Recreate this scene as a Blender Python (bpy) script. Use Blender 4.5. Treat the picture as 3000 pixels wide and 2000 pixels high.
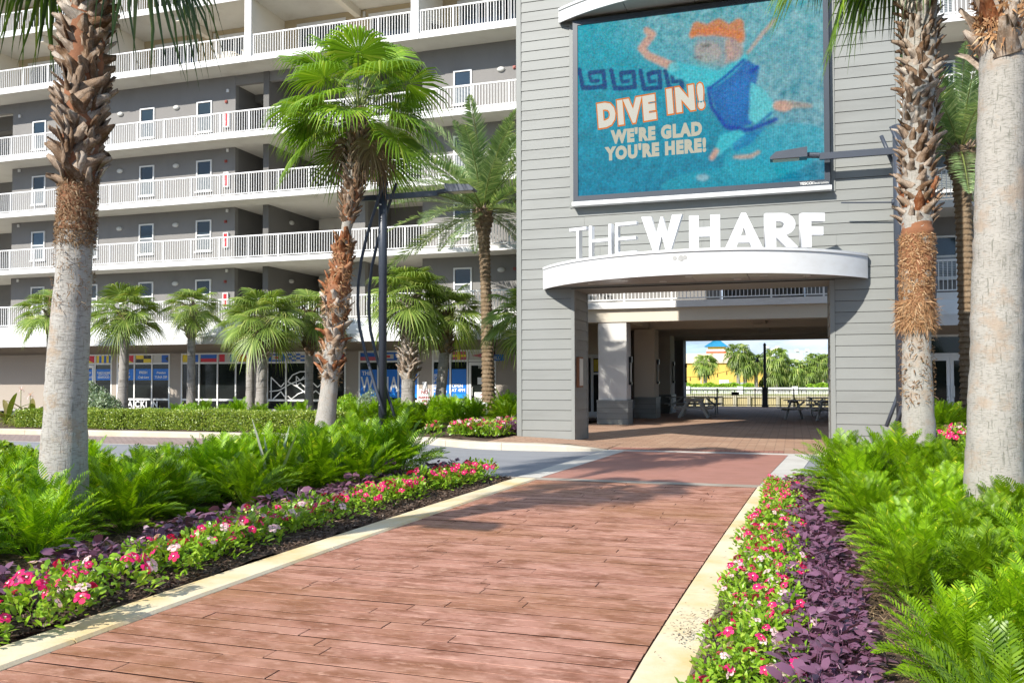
import bpy, bmesh, math, random
import numpy as np
from mathutils import Vector, Matrix, Quaternion
rad = math.radians
for o in list(bpy.data.objects): bpy.data.objects.remove(o)
S = bpy.context.scene
COL = S.collection
# ------------------------------------------------------------------ camera
FPX, YAW, PITCH, ROLL, EYE = 2541.2, rad(17.973), rad(1.4197), rad(-.1182), 1.6
cf = Vector((-math.sin(YAW)*math.cos(PITCH), math.cos(YAW)*math.cos(PITCH), math.sin(PITCH)))
cr = Vector((math.cos(YAW), math.sin(YAW), 0)); cu = cr.cross(cf)
r2 = cr*math.cos(ROLL) + cu*math.sin(ROLL); u2 = -cr*math.sin(ROLL) + cu*math.cos(ROLL)
cam = bpy.data.cameras.new('camera'); camo = bpy.data.objects.new('camera', cam); COL.objects.link(camo)
mw = Matrix.Identity(4)
for i in range(3):
    mw[i][0] = r2[i]; mw[i][1] = u2[i]; mw[i][2] = -cf[i]
mw[2][3] = EYE
camo.matrix_world = mw
cam.sensor_width = 36; cam.lens = FPX/3000*36; cam.shift_y = 43.56/3000
cam.clip_start = .05; cam.clip_end = 3000
S.camera = camo
# ------------------------------------------------------------------ sky, sun, exposure
AZ, EL = rad(24), rad(36)          # shadows run toward +X,+Y
W = bpy.data.worlds.new('World'); S.world = W; W.use_nodes = True
nt = W.node_tree; nt.nodes.clear()
def wn(t, **k):
    n = nt.nodes.new(t)
    for a, b in k.items(): setattr(n, a, b)
    return n
sky = wn('ShaderNodeTexSky', sky_type='NISHITA', sun_disc=False, sun_elevation=EL, sun_rotation=rad(204), air_density=1.0, dust_density=.5, ozone_density=1.6)
tc = wn('ShaderNodeTexCoord'); mp = wn('ShaderNodeMapping'); mp.inputs['Scale'].default_value = (1.1, 1.1, 4.2)
nz = wn('ShaderNodeTexNoise'); nz.inputs['Scale'].default_value = 4.3; nz.inputs['Detail'].default_value = 9; nz.inputs['Roughness'].default_value = .58
rp = wn('ShaderNodeValToRGB'); rp.color_ramp.elements[0].position = .36; rp.color_ramp.elements[1].position = .52
rp.color_ramp.elements[0].color = (0, 0, 0, 1); rp.color_ramp.elements[1].color = (.9, .9, .9, 1)
mx = wn('ShaderNodeMixRGB'); cr2 = wn('ShaderNodeValToRGB'); cr2.color_ramp.elements[0].position = .50; cr2.color_ramp.elements[1].position = .72; cr2.color_ramp.elements[0].color = (1.75, 2.25, 3.0, 1); cr2.color_ramp.elements[1].color = (5.2, 5.5, 5.9, 1)
gm = wn('ShaderNodeMixRGB', blend_type='MULTIPLY'); gm.inputs[0].default_value = 1; gm.inputs[2].default_value = (.56, .72, .96, 1)
bg = wn('ShaderNodeBackground'); bg.inputs[1].default_value = .15
wo = wn('ShaderNodeOutputWorld')
L = nt.links.new
L(tc.outputs['Generated'], mp.inputs[0]); L(mp.outputs[0], nz.inputs[0]); L(nz.outputs[0], rp.inputs[0])
L(sky.outputs[0], gm.inputs[1]); L(gm.outputs[0], mx.inputs[1]); L(rp.outputs[0], mx.inputs[0]); L(nz.outputs[0], cr2.inputs[0]); L(cr2.outputs[0], mx.inputs[2]); L(mx.outputs[0], bg.inputs[0]); L(bg.outputs[0], wo.inputs[0])
sun = bpy.data.lights.new('sun', 'SUN'); sun.energy = 4.0; sun.angle = rad(.53); sun.color = (1, .945, .86)
suno = bpy.data.objects.new('sun', sun); COL.objects.link(suno)
sd = Vector((math.sin(AZ)*math.cos(EL), math.cos(AZ)*math.cos(EL), -math.sin(EL)))
suno.rotation_euler = sd.to_track_quat('-Z', 'Y').to_euler(); suno.location = (-20, -40, 40)
S.view_settings.view_transform = 'Standard'; S.view_settings.look = 'None'
S.view_settings.exposure = .86; S.view_settings.gamma = 1; S.view_settings.use_curve_mapping = False
S.cycles.use_adaptive_sampling = True; S.cycles.adaptive_threshold = .02; S.cycles.max_bounces = 6; S.cycles.diffuse_bounces = 4; S.cycles.glossy_bounces = 2; S.cycles.transmission_bounces = 3; S.cycles.transparent_max_bounces = 4

# ------------------------------------------------------------------ helpers
def ray(x, y=1107):
    c = r2*((x-1500)/FPX) + u2*(-(y-1043.56)/FPX) + cf
    return c
def px(x, Y, y=1107):              # world X of image column x on the plane at depth Y
    d = ray(x, y); return d.x/d.y*Y
def tag(o, label=None, cat=None, group=None, kind=None):
    if label: o['label'] = label
    if cat: o['category'] = cat
    if group: o['group'] = group
    if kind: o['kind'] = kind
    return o
def empty(name, loc=(0, 0, 0), rz=0, parent=None):
    o = bpy.data.objects.new(name, None); COL.objects.link(o); o.location = loc; o.rotation_euler = (0, 0, rz)
    o.empty_display_size = .2
    if parent: o.parent = parent
    return o
def link(name, me, parent=None, loc=(0, 0, 0), rot=(0, 0, 0), sc=(1, 1, 1)):
    o = bpy.data.objects.new(name, me); COL.objects.link(o)
    o.location = loc; o.rotation_euler = rot; o.scale = sc
    if parent: o.parent = parent
    return o
def copy_tree(o, parent=None):
    c = o.copy(); COL.objects.link(c); c.parent = parent
    for ch in o.children: copy_tree(ch, c)
    return c
class MB:
    def __init__(s): s.v = []; s.f = []; s.m = []
    def add(s, vs, fs, mi=0):
        n = len(s.v); s.v += [tuple(p) for p in vs]; s.f += [tuple(i+n for i in f) for f in fs]; s.m += [mi]*len(fs); return s
    def box(s, x0, x1, y0, y1, z0, z1, mi=0):
        return s.add([(x0,y0,z0),(x1,y0,z0),(x1,y1,z0),(x0,y1,z0),(x0,y0,z1),(x1,y0,z1),(x1,y1,z1),(x0,y1,z1)],
              [(0,3,2,1),(4,5,6,7),(0,1,5,4),(1,2,6,5),(2,3,7,6),(3,0,4,7)], mi)
    def quad(s, a, b, c, d, mi=0): return s.add([a, b, c, d], [(0, 1, 2, 3)], mi)
    def prism(s, pts, axis, a, b, mi=0):   # polygon pts in the two other axes, extruded from a to b along axis
        def P(p, t): return {'z': (p[0], p[1], t), 'y': (p[0], t, p[1]), 'x': (t, p[0], p[1])}[axis]
        n = len(pts); vs = [P(p, a) for p in pts]+[P(p, b) for p in pts]
        fs = [tuple(range(n))[::-1], tuple(range(n, 2*n))]+[(i, (i+1) % n, (i+1) % n+n, i+n) for i in range(n)]
        return s.add(vs, fs, mi)
    def bar(s, a, b, w, h=None, mi=0):     # rectangular bar between two points
        a, b = Vector(a), Vector(b); h = h or w; d = (b-a).normalized()
        up = Vector((0, 0, 1)) if abs(d.z) < .95 else Vector((0, 1, 0))
        sx = d.cross(up).normalized()*(w/2); sz = sx.cross(d).normalized()*(h/2)
        vs = [a-sx-sz, a+sx-sz, a+sx+sz, a-sx+sz, b-sx-sz, b+sx-sz, b+sx+sz, b-sx+sz]
        return s.add(vs, [(0,1,2,3),(7,6,5,4),(0,4,5,1),(1,5,6,2),(2,6,7,3),(3,7,4,0)], mi)
    def tube(s, path, rr, n=12, mi=0, cap=True):
        path = [Vector(p) for p in path]
        if not isinstance(rr, (list, tuple)): rr = [rr]*len(path)
        base = len(s.v); ref = None
        for i, p in enumerate(path):
            d = (path[min(i+1, len(path)-1)]-path[max(i-1, 0)]).normalized()
            if ref is None:
                ref = Vector((1, 0, 0)) if abs(d.x) < .8 else Vector((0, 1, 0))
            sx = (ref-d*ref.dot(d)).normalized(); ref = sx; sy = d.cross(sx)
            for k in range(n):
                a = 2*math.pi*k/n; s.v.append(tuple(p+sx*(math.cos(a)*rr[i])+sy*(math.sin(a)*rr[i])))
        for i in range(len(path)-1):
            for k in range(n):
                k2 = (k+1) % n; s.f.append((base+i*n+k, base+i*n+k2, base+(i+1)*n+k2, base+(i+1)*n+k)); s.m.append(mi)
        if cap:
            s.f.append(tuple(base+k for k in range(n))[::-1]); s.m.append(mi)
            t = base+(len(path)-1)*n; s.f.append(tuple(t+k for k in range(n))); s.m.append(mi)
        return s
    def mesh(s, name, mats, smooth=False):
        me = bpy.data.meshes.new(name); me.from_pydata(s.v, [], s.f)
        if not isinstance(mats, (list, tuple)): mats = [mats]
        for m in mats: me.materials.append(m)
        if len(mats) > 1: me.polygons.foreach_set('material_index', s.m)
        if smooth: me.polygons.foreach_set('use_smooth', [True]*len(me.polygons))
        me.update(); return me
    def build(s, name, mats, parent=None, smooth=False, loc=(0, 0, 0), rot=(0, 0, 0)):
        return link(name, s.mesh(name, mats, smooth), parent, loc, rot)
def npmesh(name, v, f, mats, smooth=False, mi=None):      # v (n,3), f (m,3|4)
    me = bpy.data.meshes.new(name); v = np.asarray(v, np.float32); f = np.asarray(f, np.int32)
    k = f.shape[1]
    me.vertices.add(len(v)); me.vertices.foreach_set('co', v.ravel())
    me.loops.add(f.size); me.loops.foreach_set('vertex_index', f.ravel())
    me.polygons.add(len(f)); me.polygons.foreach_set('loop_start', np.arange(0, f.size, k, dtype=np.int32))
    if not isinstance(mats, (list, tuple)): mats = [mats]
    for m in mats: me.materials.append(m)
    if mi is not None: me.polygons.foreach_set('material_index', np.asarray(mi, np.int32))
    if smooth: me.polygons.foreach_set('use_smooth', np.ones(len(f), bool))
    me.update(calc_edges=True); me.validate(); return me
# ------------------------------------------------------------------ materials
def nodes(name):
    m = bpy.data.materials.new(name); m.use_nodes = True; t = m.node_tree; t.nodes.clear()
    out = t.nodes.new('ShaderNodeOutputMaterial'); b = t.nodes.new('ShaderNodeBsdfPrincipled'); t.links.new(b.outputs[0], out.inputs[0])
    return m, t, b, out
def N(t, kind, ins=None, **k):
    n = t.nodes.new(kind)
    for a, b in k.items(): setattr(n, a, b)
    for a, b in (ins or {}).items():
        if hasattr(b, 'links'): t.links.new(b, n.inputs[a])
        else: n.inputs[a].default_value = b
    return n
def c4(c, k=1): return (min(c[0]*k, 1), min(c[1]*k, 1), min(c[2]*k, 1), 1)
def mixc(t, fac, a, b, mode='MIX'):
    n = t.nodes.new('ShaderNodeMixRGB'); n.blend_type = mode
    for i, v in ((0, fac), (1, a), (2, b)):
        if hasattr(v, 'links'): t.links.new(v, n.inputs[i])
        else: n.inputs[i].default_value = v
    return n.outputs[0]
def coord(t, scale=(1, 1, 1), which='Object'):
    tc = t.nodes.new('ShaderNodeTexCoord'); mp = t.nodes.new('ShaderNodeMapping'); mp.inputs['Scale'].default_value = scale
    t.links.new(tc.outputs[which], mp.inputs[0]); return mp.outputs[0]
def ramp(t, fac, stops):
    r = t.nodes.new('ShaderNodeValToRGB'); e = r.color_ramp.elements
    while len(e) < len(stops): e.new(.5)
    for i, (p, c) in enumerate(stops): e[i].position = p; e[i].color = c if len(c) == 4 else (*c, 1)
    t.links.new(fac, r.inputs[0]); return r.outputs[0]
def noise(t, vec, scale, detail=4, rough=.55):
    return N(t, 'ShaderNodeTexNoise', {'Vector': vec, 'Scale': scale, 'Detail': detail, 'Roughness': rough}).outputs[0]
def bump(t, b, h, strength=.3, dist=.02):
    n = N(t, 'ShaderNodeBump', {'Height': h, 'Strength': strength, 'Distance': dist}); t.links.new(n.outputs[0], b.inputs['Normal']); return n
def MAT(name, col, rough=.7, var=.12, scale=3., bmp=0., bscale=60., metal=0., spec=.5, rnd=0., which='Object', stain=None):
    m, t, b, out = nodes(name); v = coord(t, which=which)
    n1 = noise(t, v, scale, 6, .6)
    c = mixc(t, n1, c4(col, 1-var), c4(col, 1+var))
    if stain:
        n2 = noise(t, coord(t, stain[2] if len(stain) > 2 else (1, 1, 1), which), stain[1], 5, .65)
        f = ramp(t, n2, [(.48, (0, 0, 0)), (.72, (.75, .75, .75))]); c = mixc(t, f, c, c4(stain[0]))
    if rnd:
        oi = t.nodes.new('ShaderNodeObjectInfo')
        k = N(t, 'ShaderNodeMapRange', {0: oi.outputs['Random'], 3: 1-rnd, 4: 1+rnd}).outputs[0]
        c = mixc(t, 1., c, k, 'MULTIPLY')
    t.links.new(c, b.inputs['Base Color'])
    b.inputs['Roughness'].default_value = rough; b.inputs['Metallic'].default_value = metal; b.inputs['Specular IOR Level'].default_value = spec
    if bmp: bump(t, b, noise(t, v, bscale, 5, .6), bmp, .01)
    return m
def LEAF(name, c1, c2, c3=None, rough=.42, trans=.3, spec=.45, tip=None, obj=.0, c3at=.75):
    m, t, b, out = nodes(name); g = t.nodes.new('ShaderNodeNewGeometry'); oi = t.nodes.new('ShaderNodeObjectInfo')
    r = g.outputs['Random Per Island']
    c = ramp(t, r, [(0, c1), (c3at, c2), (1, c3 or c2)])
    if obj:
        k = N(t, 'ShaderNodeMapRange', {0: oi.outputs['Random'], 3: 1-obj, 4: 1+obj}).outputs[0]; c = mixc(t, 1., c, k, 'MULTIPLY')
    b.inputs['Roughness'].default_value = rough; b.inputs['Specular IOR Level'].default_value = spec
    t.links.new(c, b.inputs['Base Color'])
    tr = t.nodes.new('ShaderNodeBsdfTranslucent'); c2_ = mixc(t, 1., c, (1.25, 1.25, .55, 1), 'MULTIPLY'); t.links.new(c2_, tr.inputs[0])
    ms = N(t, 'ShaderNodeMixShader', {0: trans}); t.links.new(b.outputs[0], ms.inputs[1]); t.links.new(tr.outputs[0], ms.inputs[2]); t.links.new(ms.outputs[0], out.inputs[0])
    return m
# ================================================================== MATERIALS
white = MAT('white_paint', (.73, .73, .72), .45, .04, 2, .05, 90)
white_canopy = MAT('white_canopy', (.64, .65, .65), .5, .05, .7, .04, 30, stain=((.55, .545, .52), 1.2, (1, 1, 3)))
cream = MAT('cream_stucco', (.70, .655, .56), .85, .05, 1.5, .15, 120)
tan = MAT('tan_stucco', (.52, .42, .27), .85, .06, 1.5, .15, 120)
soffit = MAT('soffit_paint', (.66, .64, .58), .8, .05, 1.2, .08, 80, stain=((.55, .52, .46), .8))
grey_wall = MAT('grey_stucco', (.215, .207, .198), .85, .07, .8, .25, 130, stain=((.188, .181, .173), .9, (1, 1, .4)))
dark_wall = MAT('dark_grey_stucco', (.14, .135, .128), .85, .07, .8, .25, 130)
taupe = MAT('taupe_stucco', (.34, .295, .25), .85, .06, .8, .2, 130)
siding = MAT('grey_green_siding', (.212, .221, .208), .55, .06, 1.2, .12, 25, rnd=.035, stain=((.175, .182, .17), 1.4, (.3, 1, 2)))
siding_trim = MAT('siding_trim', (.215, .225, .212), .55, .05, 2, .05, 40)
gap_mat = MAT('joint_dark', (.05, .05, .048), .9, .1)
alu = MAT('window_frame', (.74, .74, .72), .4, .04, 3)
black_metal = MAT('black_metal', (.018, .019, .022), .35, .1, 5, metal=.3)
lamp_metal = MAT('lamp_blue_grey_metal', (.046, .056, .076), .42, .12, 4, .03, 60)
picnic = MAT('picnic_paint', (.52, .52, .48), .6, .08, 5, .1, 40, rnd=.05)
def glass(name, col, rough=.04, spec=.8):
    m, t, b, out = nodes(name); v = coord(t)
    c = mixc(t, noise(t, v, .7, 3), c4(col, .5), c4(col, 1.5)); t.links.new(c, b.inputs['Base Color'])
    b.inputs['Roughness'].default_value = rough; b.inputs['Specular IOR Level'].default_value = spec; b.inputs['IOR'].default_value = 1.5
    bump(t, b, noise(t, v, 1.3, 2), .02, .05); return m
glass_dark = glass('shop_glass', (.012, .015, .015), .05, .45)
glass_win = glass('window_glass', (.018, .032, .042), .05, .6)
def blinds_mat():
    m, t, b, out = nodes('window_blinds'); v = coord(t)
    s = N(t, 'ShaderNodeSeparateXYZ', {0: v}); w = N(t, 'ShaderNodeMath', {0: s.outputs[2], 1: 1/.055}, operation='MULTIPLY')
    fr = N(t, 'ShaderNodeMath', {0: w.outputs[0]}, operation='FRACT').outputs[0]
    c = ramp(t, fr, [(0, (.02, .03, .035)), (.35, (.035, .045, .05)), (.5, (.23, .25, .25)), (1, (.3, .31, .30))])
    t.links.new(c, b.inputs['Base Color']); b.inputs['Roughness'].default_value = .12; b.inputs['Specular IOR Level'].default_value = .7; return m
blinds = blinds_mat()
door_white = MAT('door_paint', (.68, .67, .63), .5, .04, 3)
red_box = MAT('red_extinguisher', (.45, .015, .02), .35, .1)
red_alarm = MAT('red_alarm', (.30, .05, .03), .45, .1)
lens = MAT('light_lens', (.55, .55, .52), .25, .05)
# ground
def asphalt_mat():
    m, t, b, out = nodes('asphalt'); v = coord(t)
    c = mixc(t, noise(t, v, 90, 4, .7), (.16, .165, .18, 1), (.33, .34, .355, 1))
    c = mixc(t, ramp(t, noise(t, coord(t, (.35, 1.6, 1)), 1.2, 5), [(.4, (0, 0, 0)), (.7, (.7, .7, .7))]), c, (.19, .197, .21, 1))
    t.links.new(c, b.inputs['Base Color']); b.inputs['Roughness'].default_value = .85; bump(t, b, noise(t, v, 140, 3), .35, .008); return m
asphalt = asphalt_mat()
def concrete_mat(name, c1, c2, c3, sc=1.4):
    m, t, b, out = nodes(name); v = coord(t)
    c = mixc(t, noise(t, v, 35, 5, .7), c4(c1, .93), c4(c1, 1.07))
    c = mixc(t, ramp(t, noise(t, v, sc, 6, .65), [(.42, (0, 0, 0)), (.66, (.9, .9, .9))]), c, c4(c2))
    c = mixc(t, ramp(t, noise(t, coord(t, (1, 1.7, 1)), 9, 4, .7), [(.66, (0, 0, 0)), (.74, (.6, .6, .6))]), c, c4(c3))
    t.links.new(c, b.inputs['Base Color']); b.inputs['Roughness'].default_value = .8; bump(t, b, noise(t, v, 60, 5, .7), .25, .008); return m
kerb_mat = concrete_mat('kerb_concrete', (.66, .58, .41), (.62, .44, .18), (.34, .24, .12))
kerb_far = concrete_mat('kerb_far_concrete', (.55, .50, .40), (.44, .37, .26), (.30, .25, .17), .9)
conc_white = concrete_mat('pale_concrete', (.52, .50, .45), (.44, .415, .37), (.36, .33, .29))
def plank_mat():
    m, t, b, out = nodes('stamped_plank'); v = coord(t); gl = coord(t, which='Object')
    oi = t.nodes.new('ShaderNodeObjectInfo'); r = oi.outputs['Random']
    c = mixc(t, r, (.385, .178, .122, 1), (.475, .245, .18, 1))
    wn_ = t.nodes.new('ShaderNodeNewGeometry')
    def wv(s): 
        mp = t.nodes.new('ShaderNodeMapping'); mp.inputs['Scale'].default_value = s; t.links.new(wn_.outputs['Position'], mp.inputs[0]); return mp.outputs[0]
    c = mixc(t, ramp(t, noise(t, wv((1, 2.2, 1)), 2.3, 7, .68), [(.44, (0, 0, 0)), (.60, (.9, .9, .9))]), c, (.215, .082, .042, 1))
    c = mixc(t, ramp(t, noise(t, wv((1.4, 3.2, 1)), 5.5, 6, .7), [(.52, (0, 0, 0)), (.68, (.85, .85, .85))]), c, (.58, .335, .25, 1))
    c = mixc(t, ramp(t, noise(t, wv((2, 5, 1)), 8, 6, .75), [(.60, (0, 0, 0)), (.75, (.7, .7, .7))]), c, (.13, .055, .03, 1))
    c = mixc(t, ramp(t, noise(t, wv((.35, .6, 1)), 1.1, 4, .6), [(.45, (0, 0, 0)), (.7, (.6, .6, .6))]), c, (.29, .135, .048, 1))
    t.links.new(c, b.inputs['Base Color']); b.inputs['Roughness'].default_value = .58; b.inputs['Specular IOR Level'].default_value = .4
    h = noise(t, wv((4, 14, 4)), 6, 6, .75); bump(t, b, h, .5, .012); return m
plank = plank_mat()
def pave_mat(name, c1, c2, c3, bw, bh, mortar, rotz=0):
    m, t, b, out = nodes(name); v = coord(t); v2 = v
    if rotz:
        mp = t.nodes.new('ShaderNodeMapping'); mp.inputs['Rotation'].default_value = (0, 0, rotz); t.links.new(v, mp.inputs[0]); v2 = mp.outputs[0]
    br = N(t, 'ShaderNodeTexBrick', {'Vector': v2, 'Color1': c4(c1), 'Color2': c4(c2), 'Mortar': c4(c3), 'Scale': 1., 'Mortar Size': mortar, 'Brick Width': bw, 'Row Height': bh, 'Bias': 0.})
    c = mixc(t, ramp(t, noise(t, v, 1.1, 6, .65), [(.4, (0, 0, 0)), (.7, (.6, .6, .6))]), br.outputs[0], c4(c1, .72))
    t.links.new(c, b.inputs['Base Color']); b.inputs['Roughness'].default_value = .75; bump(t, b, br.outputs['Fac'], -.3, .01); return m
pavers = pave_mat('passage_pavers', (.38, .225, .145), (.46, .31, .215), (.19, .12, .085), .42, .21, .012)
gutter_brick = pave_mat('gutter_brick', (.30, .22, .19), (.36, .275, .245), (.17, .13, .12), .2, .1, .012, 1.57)
red_cross = MAT('red_crossing', (.35, .165, .125), .7, .18, 1.6, .25, 50, stain=((.28, .125, .08), 2.2, (1, 2, 1)))
red_brick = pave_mat('red_brick_band', (.33, .15, .11), (.39, .19, .14), (.2, .09, .06), .2, .1, .01, 1.57)
mulch = MAT('mulch_soil', (.070, .042, .026), .95, .6, 38, .9, 60, stain=((.17, .115, .07), 22))
straw_mat = LEAF('pine_straw', (.16, .095, .05), (.30, .20, .11), (.42, .31, .18), .8, .05)
ground_mat = MAT('ground_soil', (.12, .11, .07), .95, .3, .6)
lawn_mat = MAT('dry_lawn', (.28, .29, .10), .95, .25, .5, .3, 8, stain=((.36, .27, .10), .35))

# ================================================================== GROUND, ROADS
def sheet(name, x0, x1, y0, y1, z, m, kind='structure'):
    return tag(MB().quad((x0, y0, z), (x1, y0, z), (x1, y1, z), (x0, y1, z)).build(name, m), kind=kind)
sheet('ground', -900, 900, -300, 1600, -2.2, ground_mat)
# level terrace the whole place stands on
tag(MB().box(-70, 45, -30, 49.6, -2.15, -.012).build('terrain', mulch), kind='structure')
sheet('street', -70, 45, 13.3, 19.9, .0, asphalt)
sheet('street', -70, -7.0, 9.9, 13.3, .0, asphalt)
sheet('brick_gutter', -40, -9.4, 17.3, 19.9, .004, gutter_brick)
sheet('gutter_line', -40, -9.4, 17.16, 17.30, .005, conc_white)
cx = tag(MB().add([(-3.86, 13.36, .008), (-.50, 13.36, .008), (-.12, 18.72, .008), (-3.50, 18.72, .008)], [(0, 1, 2, 3)]).build('crossing', red_cross), kind='structure')
def strip(name, pts, z0, z1, m):     # polygonal slab
    return tag(MB().prism(pts, 'z', z0, z1).build(name, m), kind='structure')
strip('crossing_border', [(-4.25, 13.36), (-3.87, 13.36), (-3.51, 18.72), (-3.95, 18.72)], -.01, .010, conc_white)
strip('crossing_border', [(-.49, 13.36), (-.05, 13.36), (.35, 18.72), (-.11, 18.72)], -.01, .010, conc_white)
strip('crossing_border', [(-3.95, 18.725), (.35, 18.725), (.45, 19.0), (-3.9, 19.0)], -.01, .013, conc_white)
strip('crossing_border', [(-4.6, 13.10), (.1, 13.10), (.1, 13.355), (-4.6, 13.355)], -.01, .011, concrete_mat('dark_concrete', (.34, .30, .25), (.27, .22, .17), (.2, .16, .12)))
tag(MB().add([(-6.72, 19.0, .012), (2.45, 19.0, .012), (2.45, 27.6, .012), (16, 27.6, .012), (16, 49.4, .012), (-14, 49.4, .012), (-14, 31.6, .012), (-6.72, 31.6, .012)], [tuple(range(8))]).build('passage_floor', pavers), kind='structure')
tag(MB().add([(-6.74, 18.66, .14), (-4.75, 18.7, .14), (-3.95, 18.85, .03), (-3.95, 20.88, .013), (-4.75, 20.88, .06), (-6.74, 20.88, .14)], [(0, 1, 4, 5), (1, 2, 3, 4)]).build('sidewalk', pavers), kind='structure')
tag(MB().add([(.36, 18.95, .03), (1.1, 18.9, .14), (2.44, 18.82, .14), (2.44, 20.88, .14), (1.1, 20.88, .08), (.36, 20.88, .02)], [(0, 1, 4, 5), (1, 2, 3, 4)]).build('sidewalk', pavers), kind='structure')
sheet('brick_band', -3.9, -.2, 19.02, 19.62, .016, red_brick)
# stamped promenade: slab with single planks pressed into it
random.seed(3)
def lx(y): return -4.13+.30*max(0, (y-4)/9.2)**1.6      # inner edge of the left kerb
def rx(y): return -.84+.33*max(0, (y-4.5)/8.8)**1.2     # inner edge of the right kerb
joint_dirt = MAT('joint_dirt', (.028, .013, .010), .95, .3, 8, spec=.1)
prom = tag(MB().box(-4.9, .2, 1.0, 13.10, -.06, .0045).build('promenade', joint_dirt), kind='structure')
y = 1.05; pitch = .148; k = 0
while y < 12.95:
    y1 = min(y+pitch-.0135, 13.09)
    cuts = [lx(y)-.0]; x = lx(y)+random.uniform(.3, 1.9)
    while x < rx(y)-.35: cuts.append(x); x += random.uniform(1.1, 2.4)
    cuts.append(rx(y)+.0)
    for a, b in zip(cuts[:-1], cuts[1:]):
        z = .0105+random.uniform(-.0022, .0022); ca, cb = a+.0035, b-.0035; e = .0015
        j = [random.uniform(-.004, .004) for _ in range(4)]
        tilt = random.uniform(-.002, .002)
        xs = (ca, cb); vs = []
        m = MB(); mid = (ca+cb)/2
        rows = []
        for zz, ins in ((-.02, 0), (z-.002, 0), (z, e)):
            rows.append([(ca+ins, y+ins+j[0], zz), (mid, y+ins+j[1]*.7, zz), (cb-ins, y+ins+j[1], zz), (cb-ins, y1-ins+j[2], zz), (mid, y1-ins+j[2]*.7, zz), (ca+ins, y1-ins+j[3], zz)])
        vs = rows[0]+rows[1]+rows[2]; fs = [(12, 13, 14, 15, 16, 17)]
        for r in (0, 6):
            for q in range(6): fs.append((r+q, r+(q+1) % 6, r+6+(q+1) % 6, r+6+q))
        m.add(vs, fs[:1]+fs[7:]); m.add(vs[:12], fs[1:7], 1); m.build('plank', [plank, joint_dirt], prom)
    y += pitch
# kerbs
def kerb(name, inner, outer, z1, m, joints, gap=.012, tag_it=True, bev=.02, zend=None):
    root = tag(empty(name), kind='structure'); n = len(inner)
    for i in range(n-1):
        if i not in joints: continue
    segs = []; s0 = 0
    for jn in joints+[n-1]:
        segs.append((s0, jn)); s0 = jn
    for a, b in segs:
        if b <= a: continue
        mb = MB(); base = 0; R = []
        for i in range(a, b+1):
            p = Vector((*inner[i], 0)); q = Vector((*outer[i], 0)); d = (q-p).normalized()
            z = z1 if zend is None else z1*zend[i]
            along = Vector((0, 0, 0))
            if i == a and a > 0: along = (Vector((*inner[i+1], 0))-p).normalized()*gap
            R.append([p+along+Vector((0, 0, -.05)), p+along+Vector((0, 0, max(z-bev, -.02))), p+along+d*bev+Vector((0, 0, z)), q+along-d*bev+Vector((0, 0, z)), q+along+Vector((0, 0, max(z-bev, -.02))), q+along+Vector((0, 0, -.05))])
        vs = [v for r in R for v in r]; fs = []
        for i in range(len(R)-1):
            for k in range(5): fs.append((i*6+k, i*6+k+1, (i+1)*6+k+1, (i+1)*6+k))
        fs.append((0, 1, 2, 3, 4, 5)[::-1]); e = (len(R)-1)*6; fs.append((e, e+1, e+2, e+3, e+4, e+5))
        mb.add(vs, fs); mb.build('kerb_stone', m, root)
    return root
ys = [1.2+i*.75 for i in range(16)]+[13.08]
kerb('promenade_kerb_left', [(lx(y)-.006, y) for y in ys], [(lx(y)-.335-.03*(y > 12), y) for y in ys], .030, kerb_mat, [4, 8, 12])
kerb('promenade_kerb_right', [(rx(y)+.006, y) for y in ys], [(rx(y)+.32-.012*(y-4), y) for y in ys], .030, kerb_mat, [3, 7, 11, 14])
fk = [(-30, 19.35), (-24, 19.35), (-21, 19.4), (-17.2, 19.55), (-15.2, 19.62), (-13.4, 19.68), (-11.4, 19.74), (-9.6, 19.70), (-8.6, 19.45), (-7.8, 18.95), (-7.0, 18.48), (-6.2, 18.30), (-5.5, 18.26), (-4.7, 18.34), (-4.2, 18.5), (-3.9, 18.73)]
fo = [(x+dx, y+dy) for (x, y), (dx, dy) in zip(fk, [(0, .33)]*8+[(.1, .33), (.18, .3), (.14, .32), (.03, .36), (0, .4), (-.03, .44), (-.05, .42), (-.06, .35)])]
kerb('street_kerb_far', fk, fo, .15, kerb_far, [2, 4, 6, 9, 11], zend=[1]*12+[1, .8, .45, .12])
fk2 = [(.4, 18.85), (.75, 18.62), (1.4, 18.5), (3.2, 18.45), (8, 18.5), (20, 18.6)]
kerb('street_kerb_right', fk2, [(x, y+.36) for x, y in fk2], .15, kerb_far, [2, 3, 4], zend=[.15, .6, 1, 1, 1, 1])
nk = [(-30, 10.1), (-16, 10.15), (-11.2, 10.25), (-9.8, 10.6), (-8.9, 11.3), (-8.3, 12.2), (-7.6, 12.95), (-6.4, 13.25), (-5.2, 13.24), (-4.62, 13.10)]
kerb('street_kerb_near', nk, [(x+.1*(-10.5 < x < -7), y-.27) for x, y in nk], .12, kerb_far, [1, 3, 6], zend=[1]*8+[.8, .3])
nk = [(.12, 13.1), (.6, 13.25), (1.5, 13.3), (5, 13.3), (16, 13.3)]
kerb('street_kerb_near', nk, [(x, y-.28) for x, y in nk], .12, kerb_far, [2, 3], zend=[.3, .8, 1, 1, 1])
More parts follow.
